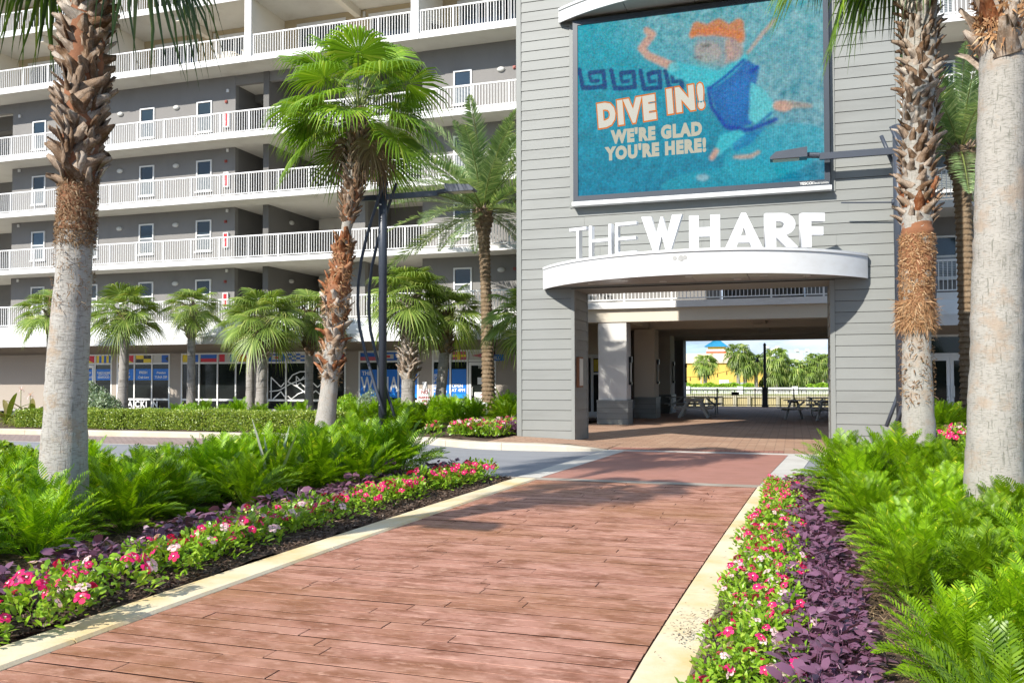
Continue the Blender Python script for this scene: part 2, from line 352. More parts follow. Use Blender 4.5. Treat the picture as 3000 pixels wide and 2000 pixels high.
# planting beds (soil, slightly uneven)
def bed(name, poly_fn, x0, x1, y0, y1, z, m, nx=60, ny=60, amp=.03):
    rng = np.random.default_rng(5)
    X, Y = np.meshgrid(np.linspace(0, 1, nx), np.linspace(0, 1, ny)); Yw = y0+(y1-y0)*Y
    xl = np.array([x0(v) if callable(x0) else x0 for v in Yw.ravel()]).reshape(Yw.shape); xr = np.array([x1(v) if callable(x1) else x1 for v in Yw.ravel()]).reshape(Yw.shape)
    Xw = xl+(xr-xl)*X; Z = z+amp*(np.sin(Xw*3.1+Yw*1.3)+np.sin(Yw*4.7-Xw*2.1))*.4+rng.normal(0, amp*.28, Xw.shape)
    v = np.stack([Xw, Yw, Z], -1).reshape(-1, 3); i = np.arange((ny-1)*nx).reshape(ny-1, nx)[:, :-1].ravel()
    f = np.stack([i, i+1, i+1+nx, i+nx], 1)
    return tag(link(name, npmesh(name, v, f, m, True)), kind='structure')
bed('planting_bed', None, lambda y: -16 if y < 9.95 else float(np.interp(y, [9.95, 10.1, 10.5, 11.2, 12.1, 12.9, 13.03], [-14, -10.6, -9.5, -8.75, -8.15, -7.3, -6.6])), lambda y: lx(y)-.33, 1.2, 13.03, .022, mulch, 130, 130)
bed('planting_bed', None, lambda y: rx(y)+.31-.012*(y-4), 7, 1.2, 13.03, .022, mulch, 90, 130)
bed('planting_bed', None, -30, -9.3, 20.05, 31.5, .11, mulch, 80, 60, .04)
bed('planting_bed', None, -9.3, -6.75, 19.6, 31.5, .11, mulch, 40, 80, .04)
bed('planting_bed', None, -7.5, -6.75, 18.95, 19.6, .13, mulch, 20, 20, .02)
bed('planting_bed', None, 2.45, 16, 19.0, 27.5, .11, mulch, 40, 40, .04)
sheet('sidewalk', -45, -6.7, 31.6, 34.6, .10, conc_white)
sheet('sidewalk', 2.45, 16, 27.6, 31.0, .10, conc_white)
# ================================================================== TEXT
_fc = {}
def text_mesh(txt, size=1., extrude=.01, offset=0., shear=0., align='CENTER', mats=None, space=1., lh=1.):
    key = (txt, size, extrude, offset, shear, align, space, lh, mats.name if mats else '')
    if key in _fc: return _fc[key]
    cu_ = bpy.data.curves.new('lettering', 'FONT'); cu_.body = txt; cu_.size = size; cu_.extrude = extrude; cu_.offset = offset; cu_.shear = shear
    cu_.align_x = align; cu_.space_character = space; cu_.space_line = lh; cu_.resolution_u = 3
    o = bpy.data.objects.new('t', cu_); COL.objects.link(o); dg = bpy.context.evaluated_depsgraph_get(); dg.update()
    me = bpy.data.meshes.new_from_object(o.evaluated_get(dg)); bpy.data.objects.remove(o); bpy.data.curves.remove(cu_)
    me.materials.clear(); me.name = 'lettering'
    if mats: me.materials.append(mats)
    _fc[key] = me; return me
def text(txt, x, y, z, size, m, parent, name='lettering', rz=0, roll=0, sx=1, sz=1, **k):
    me = text_mesh(txt, size, k.pop('extrude', .003), mats=m, **k)
    o = link(name, me, parent, (x, y, z), (math.pi/2, roll, rz), (sx, sz, 1))
    return o
# ================================================================== CONDOMINIUM BUILDING
B = tag(empty('condominium_building', (-20, 33, 0)), 'long grey condominium block with white balcony railings and shops below, behind the palms', 'building')
B.location = (0, 0, 0)
YB, YW = 33.0, 34.35
KW = YW/34.8                       # scale of positions measured on the wall plane
RT = [5.17, 7.98, 10.82, 13.63, 17.0, 19.85]           # top of each railing
ST = [r-1.03 for r in RT]; ST[4] = 15.98; ST[5] = 18.82     # slab tops
XL, XR = -46.0, -9.3
BAL = MB().box(-.011, .011, -.011, .011, 0, 1).mesh('baluster', white)
POST = MB().box(-.03, .03, -.03, .03, 0, 1.01).box(-.045, .045, -.045, .045, 1.01, 1.03).mesh('post', white)
def railing(parent, x0, x1, y, z, top, sp=1.55, lab=None):
    h = top-z
    r = MB().box(x0, x1, y-.03, y+.03, h-.06+z, h+z).box(x0, x1, y-.02, y+.02, z+.07, z+.11).build('balcony_railing', white, parent)
    n = max(1, round((x1-x0)/sp)); dx = (x1-x0)/n
    for i in range(n+1): 
        link('post', POST, r, (min(max(x0+i*dx, x0+.03), x1-.03), y-.004, z), sc=(1, 1, (h-.03)/1.03))
    mb = MB()
    for i in range(n):
        k = max(2, round(dx/.125))
        for j in range(1, k):
            xx = x0+i*dx+dx*j/k; mb.box(xx-.011, xx+.011, y-.011, y+.011, z+.11, h+z-.06)
    b = mb.build('balusters', white, r); tag(b, kind='stuff')
    return r
def window(parent, x0, x1, z0, z1, y, split=.52):
    f = MB(); t = .065
    f.box(x0, x0+t, y-.05, y+.04, z0, z1).box(x1-t, x1, y-.05, y+.04, z0, z1).box(x0+t, x1-t, y-.05, y+.04, z1-t, z1).box(x0+t, x1-t, y-.05, y+.04, z0, z0+t)
    zs = z0+(z1-z0)*split; f.box(x0+t, x1-t, y-.04, y+.03, zs-.03, zs+.03); f.box(x0-.05, x1+.05, y-.09, y-.0501, z0-.05, z0+.02)
    w = f.build('window', alu, parent)
    MB().box(x0+t+.002, x1-t-.002, y-.005, y+.02, zs+.03, z1-t).build('pane', glass_win, w)
    MB().box(x0+t+.002, x1-t-.002, y-.012, y+.02, z0+t, zs-.03).build('pane', blinds, w)
    return w
def door(parent, x0, x1, z0, z1, y, glassy=False):
    f = MB(); t = .09
    f.box(x0, x0+t, y-.05, y+.03, z0, z1).box(x1-t, x1, y-.05, y+.03, z0, z1).box(x0+t, x1-t, y-.05, y+.03, z1-t, z1)
    d = f.build('door', alu, parent)
    if glassy: MB().box(x0+t, x1-t, y-.02, y+.02, z0+.01, z1-t).build('pane', glass_win, d)
    else:
        l = MB().box(x0+t, x1-t, y-.02, y+.02, z0+.01, z1-t)
        for a, b in ((.12, .45), (.52, .92)):
            zz0, zz1 = z0+(z1-z0)*a, z0+(z1-z0)*b; l.box(x0+t+.12, x1-t-.12, y-.032, y-.02, zz0, zz1-.05)
        l.build('door_leaf', door_white, d)
        MB().tube([(x0+t+.08, y-.07, z0+1.0), (x0+t+.20, y-.07, z0+1.0)], .014, 8).build('handle', black_metal, d)
    return d
def disc_mesh(rx_, rz_, d, n=16):
    v = []; mb = MB()
    for k, (s, yy) in enumerate(((1, 0), (1, -d*.6), (.75, -d))):
        v += [(math.cos(2*math.pi*i/n)*rx_*s, yy, math.sin(2*math.pi*i/n)*rz_*s) for i in range(n)]
    f = [tuple(range(2*n, 3*n))]
    for r in (0, n): f += [(r+i, r+(i+1) % n, r+n+(i+1) % n, r+n+i) for i in range(n)]
    return mb.add(v, f)
LIGHT = disc_mesh(.17, .105, .10).box(-.18, .18, -.045, -.03, -.112, .112).mesh('wall_light', [lens, white])
LIGHT_B = disc_mesh(.17, .105, .10).mesh('wall_light', lens, True)
CYL = MB().tube([(0, -.09, -.13), (0, -.09, .13)], .065, 12).box(-.03, .03, -.05, 0, -.05, .05).mesh('wall_light', lens)
SPK = MB().box(-.05, .05, -.08, 0, -.07, .07).mesh('speaker_box', white)
ALM = MB().box(-.06, .06, -.06, 0, -.06, .06).box(-.035, .035, -.09, -.06, -.03, .03).mesh('fire_alarm', red_alarm)
slab_edge = MAT('slab_edge_paint', (.68, .68, .67), .6, .05, 1.5, .05, 60, stain=((.58, .57, .54), .9, (1, 1, 3)))
def slab(parent, x0, x1, y0, y1, z, th=.20):
    s = MB().box(x0, x1, y0, y1, z-th, z).build('floor_slab', soffit, parent)
    MB().box(x0, x1, y0-.03, y0-.001, z-th-.01, z+.015).build('slab_edge', slab_edge, s)
    return s
for z in ST: slab(B, XL, XR, YB, 42, z)
MB().box(XL, XR, YB, 42, 21.4, 21.7).build('floor_slab', soffit, B)
for i, z in enumerate(ST):
    if i < 4: railing(B, XL, XR, YB+.06, z, RT[i])
# lower four levels: grey corridor walls, recesses, windows
HEAD = [ST[1]-.205, ST[2]-.205, ST[3]-.205, ST[4]-.205]
def kx(*a): return [v*KW for v in a]
def W_(x0, x1, y0, y1, z0, z1, m=None): return MB().box(x0, x1, y0, y1, z0, z1).build('wall', m or grey_wall, B)
for i in range(4):
    z, h = ST[i]+.002, HEAD[i]+.002
    W_(-38.200, -24.726, YW, YW+.25, z, h)                    # long wall with four windows
    for xc in (-36.423, -33.067, -29.731, -26.434): window(B, xc-.43, xc+.43, z+.64, z+2.12, YW)
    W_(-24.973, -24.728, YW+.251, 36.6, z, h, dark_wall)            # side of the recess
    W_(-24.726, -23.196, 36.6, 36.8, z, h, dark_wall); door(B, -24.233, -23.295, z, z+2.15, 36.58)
    link('wall_light', CYL, B, (-24.499, 36.6, z+1.95))
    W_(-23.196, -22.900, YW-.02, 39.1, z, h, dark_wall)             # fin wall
    W_(-22.900, -18.952, 38.8, 39.0, z, h, taupe)               # lobby back wall
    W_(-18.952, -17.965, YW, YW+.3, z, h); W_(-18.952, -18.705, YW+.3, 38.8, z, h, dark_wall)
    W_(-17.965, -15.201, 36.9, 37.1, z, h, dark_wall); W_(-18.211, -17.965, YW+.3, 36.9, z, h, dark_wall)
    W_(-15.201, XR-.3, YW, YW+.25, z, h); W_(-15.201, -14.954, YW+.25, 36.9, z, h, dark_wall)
    window(B, -13.750, -12.911, z+.66, z+2.14, YW)
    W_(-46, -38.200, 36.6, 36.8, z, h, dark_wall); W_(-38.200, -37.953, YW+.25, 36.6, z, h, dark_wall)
    door(B, -39.384, -38.446, z, z+2.15, 36.58)
    for xc in (-31.339, -28.033): link('wall_light', LIGHT_B, B, (xc, YW, z+1.98))
    link('wall_light', LIGHT_B, B, (-11.598, YW, z+1.98)); link('fire_alarm', ALM, B, (-11.006, YW, z+2.0))
    link('wall_light', LIGHT_B, B, (-22.880, 36.2, z+2.1), (0, 0, math.pi/2))
    link('fire_alarm', ALM, B, (-25.220, YW, z+1.98)); link('speaker_box', SPK, B, (-25.121, YW, z+2.48)); link('speaker_box', SPK, B, (-37.706, YW, z+2.48))
    fe = MB().box(-25.289, -25.012, YW-.12, YW-.001, z+.75, z+1.45).build('extinguisher_cabinet', white, B)
    MB().box(-25.239, -25.062, YW-.135, YW-.121, z+.80, z+1.40).build('cabinet_door', red_box, fe)
    text('FIRE', -25.151, YW-.137, z+.95, .10, white, fe, roll=-math.pi/2)
    if i == 3:                                              # lintels over the recesses of the tall storey
        for a, b in ((-24.726, -23.196), (-22.900, -18.952), (-17.965, -15.201), (-46, -38.200)): W_(a+.001, b-.001, YW+.02, YW+.22, z+2.72, h-.001)
        MB().box(-24.716, -23.206, YW+.23, 36.59, z+2.74, z+2.80).build('recess_ceiling', soffit, B)
    else:
        MB().box(-22.604, -19.050, 38.3, 38.79, h-.55, h-.01).build('ceiling_beam', soffit, B)
ex = MB().box(-19.75, -19.3, YW-.04, YW-.01, ST[0]+2.25, ST[0]+2.5).build('exit_sign', white, B)
text('EXIT', -19.525, YW-.043, ST[0]+2.29, .19, red_alarm, ex)
# two upper levels: deep cream balconies with partition walls
PX = [-39.6, -31.4, -23.25, -15.1]
for i in (4, 5):
    z, top = ST[i]+.002, (ST[5]-.205 if i == 4 else 21.398)
    W_(XL, XR, 35.65, 35.9, z, top, tan)
    for p in PX: 
        W_(p, p+.32, YB-.02, 35.64, z, top, cream); MB().box(p-.01, p+.33, YB-.06, YB-.021, ST[i]-.22, top).build('partition_front', white, B)
    xs = [XL]+PX+[XR+.6]
    for a, b in zip(xs[:-1], xs[1:]):
        x0 = a+.33 if a != XL else a
        railing(B, x0+.02, b-.02, YB+.06, z, RT[i])
        mid = (x0+b)/2; MB().box(mid-.14, mid+.14, YB+.35, 35.62, top-.34, top-.002).build('ceiling_beam', cream, B)
        for xc in (x0+2.0, b-2.05):
            if b-x0 < 5: continue
            f = MB(); hw = 1.22
            for u in (-hw, -.41, .41, hw-.09): f.box(xc+u, xc+u+.09, 35.58, 35.645, z, z+2.2)
            f.box(xc-hw-.08, xc+hw+.08, 35.56, 35.579, z+2.2, z+2.36)
            d = f.build('sliding_door', white, B)
            for u0, u1 in ((-hw+.09, -.41), (-.32, .41), (.50, hw-.09)): MB().box(xc+u0+.001, xc+u1-.001, 35.60, 35.63, z+.02, z+2.17).build('pane', glass_win, d)
        link('wall_light', CYL, B, (mid+.35, 35.64, z+2.35))
MB().box(XL, XR, 35.9, 42, 15, 21.4).build('wall', dark_wall, B)
# ------------------------------------------------ white canopy above the shops
YS = 34.5
def canopy(parent, x0, x1, yb, seams):
    prof = [(yb-.031, 3.93), (yb-.80, 3.45), (yb-.80, 3.12), (yb-.70, 3.12), (yb-.70, 3.40), (yb-.031, 3.72)]
    c = MB().prism(prof, 'x', x0, x1).build('shop_canopy', white_canopy, parent)
    s = MB().box(x0, x1, yb-.69, YS+.05 if yb > 31 else yb+1.6, 3.30, 3.36).build('canopy_soffit', taupe, c)
    for x in seams: MB().box(x, x+.012, yb-.806, yb-.8001, 3.125, 3.44).build('seam', gap_mat, c)
    return c
canopy(B, XL, XR, YB, [-24.8, -17.5, -32])
for x in (-29.5, -24.0, -18.4): MB().box(x-.75, x+.75, 33.0, 33.12, 3.14, 3.22).box(x+.8, x+1.0, 32.98, 33.14, 3.08, 3.24).build('light_bar', cream, B)
# ------------------------------------------------ shopfronts
YS = 34.5
blue = MAT('blue_vinyl', (.006, .16, .60), .35, .08, 1.2); lblue = MAT('light_blue_vinyl', (.012, .26, .78), .35, .05)
fred = MAT('flag_red', (.62, .02, .04), .4, .06); fyel = MAT('flag_yellow', (.85, .64, .02), .4, .06); fblue = MAT('flag_blue', (.012, .12, .50), .4, .06)
fblk = MAT('flag_black', (.045, .04, .035), .4, .1); fwht = MAT('flag_white', (.55, .54, .49), .4, .05); ffade = MAT('flag_faded_red', (.48, .09, .13), .4, .08)
vinyl = MAT('white_vinyl', (.74, .74, .72), .5, .04); FL = [fred, fyel, fblue, fblk, fwht, ffade]
def flag(parent, kind, x0, x1, z0, z1, y):
    mb = MB(); w, h = x1-x0, z1-z0
    def P(pts, mi): mb.add([(x0+u*w, y, z0+v*h) for u, v in pts], [tuple(range(len(pts)))], mi)
    def R(u0, u1, v0, v1, mi): P([(u0, v0), (u1, v0), (u1, v1), (u0, v1)], mi)
    if kind == 'O': P([(0, 0), (1, 0), (0, 1)], 1); P([(1, 0), (1, 1), (0, 1)], 0)
    elif kind == 'G': [R(i/6, (i+1)/6, 0, 1, 1 if i % 2 == 0 else 2) for i in range(6)]
    elif kind == 'L': R(0, .5, .5, 1, 1); R(.5, 1, .5, 1, 3); R(0, .5, 0, .5, 3); R(.5, 1, 0, .5, 1)
    elif kind == 'A': R(0, .52, 0, 1, 4); P([(.52, 0), (1, 0), (.76, .5), (1, 1), (.52, 1)], 2); P([(1, 0), (1, 1), (.76, .5)], 3)
    elif kind == 'K': R(0, .5, 0, 1, 1); R(.5, 1, 0, 1, 2)
    elif kind == 'E': R(0, 1, .48, 1, 2); R(0, 1, 0, .48, 0)
    elif kind == 'e': R(0, 1, .48, 1, 2); R(0, 1, 0, .48, 5)
    elif kind == 'T': R(0, .36, 0, 1, 0); R(.36, .70, 0, 1, 4); R(.70, 1, 0, 1, 2)
    elif kind == 'W':
        R(0, 1, .78, 1, 2); R(0, 1, 0, .2, 2); R(0, .2, .2, .78, 2); R(.8, 1, .2, .78, 2)
        R(.2, .8, .62, .78, 4); R(.2, .8, .2, .37, 4); R(.2, .40, .37, .62, 4); R(.61, .8, .37, .62, 4); R(.40, .61, .37, .62, 0)
    elif kind == 'N': [R(i/4, (i+1)/4, j/4, (j+1)/4, 2 if (i+j) % 2 else 4) for i in range(4) for j in range(4)]
    elif kind == 'H': R(0, .5, 0, 1, 4); R(.5, 1, 0, 1, 0)
    elif kind == 'r': R(0, 1, 0, 1, 0)
    elif kind == 'w': R(0, 1, 0, 1, 4)
    elif kind == 'R':
        for u in ((0, .36), (.57, 1)):
            for v in ((0, .36), (.62, 1)): R(*u, *v, 5)
        R(.36, .57, 0, 1, 1); R(0, .36, .36, .62, 1); R(.57, 1, .36, .62, 1)
    elif kind == 'B': P([(0, 0), (.9, 0), (.08, .5)], 4); P([(0, 1), (0, 0), (.08, .5)], 4); P([(.08, .5), (.9, 1), (0, 1)], 4); P([(.08, .5), (.9, 0), (1, 0), (1, 1), (.9, 1)], 5)
    return mb.build('signal_flag_panel', FL, parent)
ZT, ZM, ZL, ZB = 2.80, 2.33, .60, .13
W_(XL, XR, YS+.10, YS+.35, ZT+.01, 3.30, taupe)                 # wall over the shopfronts
def shop(xs, flags, doorat=None):
    x0, x1 = xs[0], xs[-1]; t = .07; f = MB()
    f.box(x0, x1, YS-.04, YS+.08, ZT-t, ZT).box(x0+t, x1-t, YS-.03, YS+.07, ZM-.04, ZM+.04)
    for i, x in enumerate(xs):
        a, b = (x, x+t) if i == 0 else (x-t, x) if i == len(xs)-1 else (x-t/2, x+t/2)
        f.box(a, b, YS-.042, YS+.082, ZB, ZT-t)
    for i in range(len(xs)-1):
        if i != doorat: f.box(xs[i]+t, xs[i+1]-t, YS-.028, YS+.068, ZL-.045, ZL+.045); f.box(xs[i]+t, xs[i+1]-t, YS-.028, YS+.068, ZB, ZB+.06)
    s = f.build('shopfront_window', alu, B)
    for i in range(len(xs)-1):
        a, b = xs[i]+t/2+.002, xs[i+1]-t/2-.002
        MB().box(a, b, YS+.0, YS+.02, ZM+.042, ZT-t-.002).build('transom_pane', fwht, s)
        flag(s, flags[i], a+.035, b-.035, ZM+.045, ZT-t-.004, YS-.003)
        MB().box(a, b, YS+.0, YS+.02, ZL+.047 if i != doorat else ZB, ZM-.042).build('pane', glass_dark, s)
        if i != doorat: MB().box(a, b, YS+.0, YS+.02, ZB+.062, ZL-.047).build('lower_pane', glass_dark, s)
        else:
            d = MB().box(a+.03, a+.13, YS-.05, YS-.001, ZB, ZM-.06).box(b-.13, b-.03, YS-.05, YS-.001, ZB, ZM-.06).box(a+.13, b-.13, YS-.05, YS-.001, ZM-.2, ZM-.06).box(a+.13, b-.13, YS-.05, YS-.001, ZB, ZB+.28).build('door_frame', alu, s)
            MB().tube([(a+.20, YS-.03, .85), (a+.20, YS-.11, .88), (a+.20, YS-.11, 1.18), (a+.20, YS-.03, 1.21)], .016, 8).build('door_pull', alu, d)
    return s
def banner(s, a, b, z0, z1, m=None): return MB().box(a, b, YS-.012, YS-.006, z0, z1).build('banner', m or blue, s)
def tx(s, t_, x, z, size, **k): return text(t_, x, YS-.016, z, size, k.pop('m', vinyl), s, **k)
xA = [-35.1, -34.0, -32.88, -31.85]; xB = [-31.55, -30.5, -29.46, -28.42]; xC = [-27.77, -26.75, -25.72, -24.72, -23.75]
xD = [-23.05, -22.03, -21.0, -20.0, -18.97]; xE = [-18.33, -17.38, -16.4, -15.43]; xF = [-14.80, -13.96, -13.17, -11.9]
sA = shop(xA, 'KOG', 1); sB = shop(xB, 'OLA'); sC = shop(xC, 'KETO'); sD = shop(xD, 'WNTr'); sE = shop(xE, 'eWH'); sF = shop(xF, 'wRB', 2)
bz0, bz1 = 1.53, 2.07
for s, xs, i, up, lo, shU, shL, mid in ((sA, xA, 1, 'DELIVERY', 'TAKE-OUT', 0, 0, '&'), (sA, xA, 2, 'TAKE HOME', 'SEAFOOD', 0, 0, 'READY-TO-COOK'), (sB, xB, 0, 'Quality', 'SHRIMP', .35, 0, ''), (sB, xB, 1, 'FRESH', 'Crab Legs', 0, .35, ''), (sB, xB, 2, 'Premium', 'TUNA DIP', .35, 0, '')):
    a, b = xs[i]+.06, xs[i+1]-.06; banner(s, a, b, bz0, bz1); c = (a+b)/2
    tx(s, up, c, 1.84, .175 if len(up) < 7 else .145, shear=shU, offset=.004); tx(s, lo, c, 1.62, .16, shear=shL, offset=.004)
    if mid: tx(s, mid, c, 1.775, .075, offset=.002)
for t_, c in (('G', -32.66), ('E', -32.38), ('T', -32.10), ('C', -31.36), ('R', -31.05), ('A', -30.72), ('C', -30.30), ('K', -29.98), ('I', -29.76), ('N', -29.24)): text(t_, c, YS-.048, .235, .40, vinyl, sA if c < -31.6 else sB, offset=.012)
# line drawing on the fourth shop's glass
def stroke(s, pts, w=.05):
    mb = MB()
    for (a, b) in zip(pts[:-1], pts[1:]):
        p, q = Vector((a[0], 0, a[1])), Vector((b[0], 0, b[1])); d = (q-p).normalized(); n = Vector((-d.z, 0, d.x))*(w/2)
        y0 = YS-.008-.0008*len(mb.f); A = [p-n, q-n, q+n, p+n]; mb.add([(v.x, y0, v.z) for v in A], [(0, 1, 2, 3)])
    return mb.build('glass_drawing', vinyl, s)
stroke(sD, [(-22.82, .66), (-22.82, 1.65), (-22.3, 1.2), (-22.12, 1.4)]); stroke(sD, [(-22.7, .66), (-22.3, 1.0), (-22.1, .75)])
stroke(sD, [(-22.9, 1.0), (-22.4, 1.05), (-21.8, 1.35), (-21.05, 1.6)], .045); stroke(sD, [(-21.95, 1.45), (-21.7, 1.75), (-21.3, 1.9), (-21.05, 1.9)])
stroke(sD, [(-21.95, 1.45), (-21.4, 1.2), (-21.04, .95)]); stroke(sD, [(-21.95, .8), (-21.75, .66), (-21.4, .9), (-21.04, 1.02)]); stroke(sD, [(-21.5, 1.7), (-21.5, 1.25), (-21.3, 1.4), (-21.04, 1.2)]); stroke(sD, [(-21.5, 1.7), (-21.3, 1.5), (-21.1, 1.68)])
stroke(sD, [(-20.9, 1.6), (-20.4, 1.2), (-20.05, 1.5)]); stroke(sD, [(-20.9, .7), (-20.5, 1.05), (-20.05, .7)])
for i in range(3):
    a, b = xE[i]+.06, xE[i+1]-.06; banner(sE, a, b, .92, 1.98); banner(sE, a, b, .745, .918, lblue)
tx(sE, 'THE', -17.95, 1.74, .24, offset=.006)
for ch, c in (('W', -17.92), ('H', -17.05), ('A', -16.62), ('R', -16.12), ('F', -15.72)): tx(sE, ch, c, 1.02, .92, offset=.014, sx=.62)
for i in range(2):
    a, b = xF[i]+.06, xF[i+1]-.06; banner(sF, a, b, .92, 1.98); banner(sF, a, b, .745, .918, lblue)
for j, (t_, sz_) in enumerate((('ALL YOU', .15), ('CAN EAT', .15), ('FISH', .22), ('MICRO', .15), ('SHRIMP', .15), ('CRAB LEGS', .12))): tx(sF, t_, -14.72, 1.68-j*.135-(.03 if j > 2 else 0), sz_, align='LEFT', offset=.005)
tx(sF, 'OPEN', -13.90, 1.20, .20, align='LEFT', offset=.007); tx(sF, 'AT 4PM', -13.90, 1.02, .185, align='LEFT', offset=.007)
stroke(sF, [(-13.88, 1.50), (-13.78, 1.46), (-13.35, 1.50), (-13.26, 1.56), (-13.35, 1.64), (-13.42, 1.5)], .015); stroke(sF, [(-13.9, 1.62), (-13.78, 1.46), (-13.92, 1.42)], .015)
for q in range(5): stroke(sF, [(-13.72+.08*q, 1.40+.01*q), (-13.70+.08*q, 1.62-.01*q)], .013)
tx(sF, '23', -12.62, 2.02, .15, offset=.003)
MB().box(-12.72, -12.44, YS-.03, YS-.02, 1.33, 1.62).build('notice_sheet', vinyl, sF)
w_ = MB().box(-12.86, -12.2, YS-.03, YS-.02, .62, 1.0).build('door_decal', vinyl, sF); text('CHILL', -12.53, YS-.034, .84, .13, ffade, w_); text('THE WHARF', -12.53, YS-.034, .70, .10, fblk, w_)
# piers and sill wall between the shopfronts
for a, b in ((XL, xA[0]), (xA[-1], xB[0]), (xB[-1], xC[0]), (xC[-1], xD[0]), (xD[-1], xE[0]), (xE[-1], xF[0]), (xF[-1], XR)): W_(a+.003, b-.003, YS-.02, YS+.3, .101, ZT+.009, taupe)
MB().box(xA[0], xF[-1], YS-.14, YS-.05, .101, .15).build('sill', conc_white, B)
MB().box(XL, XR, YS+.36, YS+.5, .1, 3.3).build('shop_back', gap_mat, B)
bs = MB().box(-12.05, -11.25, 33.6, 33.65, 2.30, 2.56).build('hanging_sign', fblue, B); text("CHILL", -11.65, 33.59, 2.36, .17, vinyl, bs); MB().box(-11.68, -11.62, 33.61, 33.64, 2.56, 3.3).build('hanger', black_metal, bs)

# ================================================================== PASSAGE BLOCK (same building, nearer wing over the archway)
YP = 29.0
PB0, PB1 = -8.6, 20.0
for z in ST[:4]: slab(B, PB0, PB1, YP, 46.3, z)
for i in range(4): railing(B, PB0, PB1, YP+.06, ST[i], RT[i])
for i in range(4):
    z, h = ST[i]+.002, (ST[i+1]-.205)
    W_(PB0+.2, -2.4, YP+1.8, YP+2.05, z, h); W_(-2.4, .4, YP+3.0, YP+3.2, z, h, dark_wall); W_(.4, PB1, YP+1.8, YP+2.05, z, h)
    for x in (-6.5, 4.55, 8.2, 12.0): window(B, x-.5, x+.5, z+.62, z+2.0, YP+1.8)
    MB().box(PB0, PB0+.2, YP+1.8, YB+1.7, z, h).build('wall', grey_wall, B)
    link('wall_light', LIGHT_B, B, (6.2, YP+1.8, z+2.0))
canopy(B, 2.2, PB1, YP, [7.0])
stucco = MAT('pale_stucco', (.60, .585, .555), .85, .05, 1.2, .2, 120, stain=((.44, .42, .39), .8))
beige = MAT('beige_stucco', (.60, .545, .45), .85, .05, 1.2, .2, 120)
def Bm(*a, n='ceiling_beam', m=beige): return MB().box(*a).build(n, m, B)
Bm(PB0, 6.0, YP+.12, YP+.75, 3.49, ST[0]-.205)             # front beam
Bm(PB0, 6.0, 34.2, 34.8, 3.50, ST[0]-.206); Bm(PB0, 6.0, 39.5, 40.2, 3.50, ST[0]-.206); Bm(PB0, 6.0, 45.5, 46.2, 3.50, ST[0]-.206)
Bm(-1.45, -.95, YP+.76, 34.19, 3.62, ST[0]-.207); Bm(-1.45, -.95, 34.81, 39.49, 3.62, ST[0]-.207)
Bm(-6.1, -5.4, YP+.76, 34.19, 3.52, ST[0]-.207)
for y in (30.6, 32.2, 36, 37.8, 42, 44): 
    for x in (-3.8, .6): MB().tube([(x, y, ST[0]-.225), (x, y, ST[0]-.206)], .1, 14).build('downlight', lens, B)
sconce_l = MAT('sconce_lens', (.5, .5, .46), .3, .05)
def column(x0, x1, y0, y1, base=True, m=stucco):
    c = MB().box(x0, x1, y0, y1, .013, 3.488).build('column', m, B)
    if base:
        MB().box(x0-.06, x1+.06, y0-.06, y1+.06, .76, .84).build('base_cap', siding_trim, c)
        core = MB().box(x0-.03, x1+.03, y0-.03, y1+.03, .014, .76).build('base_core', gap_mat, c)
        for k in range(4):
            z0, z1 = .02+k*.185, .02+(k+1)*.185-.008
            MB().box(x0-.05, x1+.05, y0-.05, y0-.031, z0, z1).box(x1+.031, x1+.05, y0-.03, y1+.05, z0, z1).build('board', siding, c)
    return c
column(-6.35, -5.38, 29.16, 29.98); column(-5.95, -5.15, 33.9, 35.0, m=beige); column(-5.9, -5.22, 38.9, 40.4, m=beige); column(-6.3, -5.36, 45.0, 46.2, False, grey_wall)
for y in (36.4, 42.5): W_(-8.4, -8.2, 29.9, 46, .013, 3.9, dark_wall) if y < 40 else W_(-8.2, -5.96, 36.2, 36.4, .013, 3.9, taupe)
W_(-8.19, -6.0, 44.3, 44.5, .013, 3.9, dark_wall); W_(2.9, 3.1, 31, 46.1, .013, 3.9, dark_wall)
MB().box(-6.85, -5.9, 31.3, 32.2, 2.8, 3.6).build('bulkhead_box', beige, B)
for (x, y) in ((-5.37, 29.6), (-5.14, 34.4), (-5.21, 39.6), (-5.35, 45.6)):
    s = MB().box(x+.002, x+.10, y-.06, y+.06, 2.12, 2.32).box(x+.002, x+.10, y-.06, y+.06, 1.35, 1.45).box(x+.002, x+.03, y-.05, y+.05, 1.45, 2.12).build('wall_sconce', black_metal, B)
    MB().tube([(x+.06, y, 1.451), (x+.06, y, 2.119)], .028, 10).build('lens', sconce_l, s)
# little shop behind the first column
sh = MB().box(-8.19, -6.0, 32.6, 32.7, .013, .3).box(-8.19, -6.0, 32.6, 32.7, 2.35, 2.5).box(-7.4, -7.3, 32.6, 32.7, .3, 2.35).box(-6.1, -6.0, 32.6, 32.7, .3, 2.35).box(-7.3, -6.1, 32.61, 32.69, 1.72, 1.80).build('shopfront_window', alu, B)
MB().box(-7.3, -6.1, 32.64, 32.66, .3, 2.34).build('pane', glass_dark, sh); MB().box(-7.29, -6.11, 32.615, 32.635, 1.84, 2.3).build('yellow_banner', MAT('yellow_vinyl', (.55, .42, .02), .4, .08), sh)
W_(-8.19, -6.0, 32.6, 32.8, 2.51, 3.9, beige)
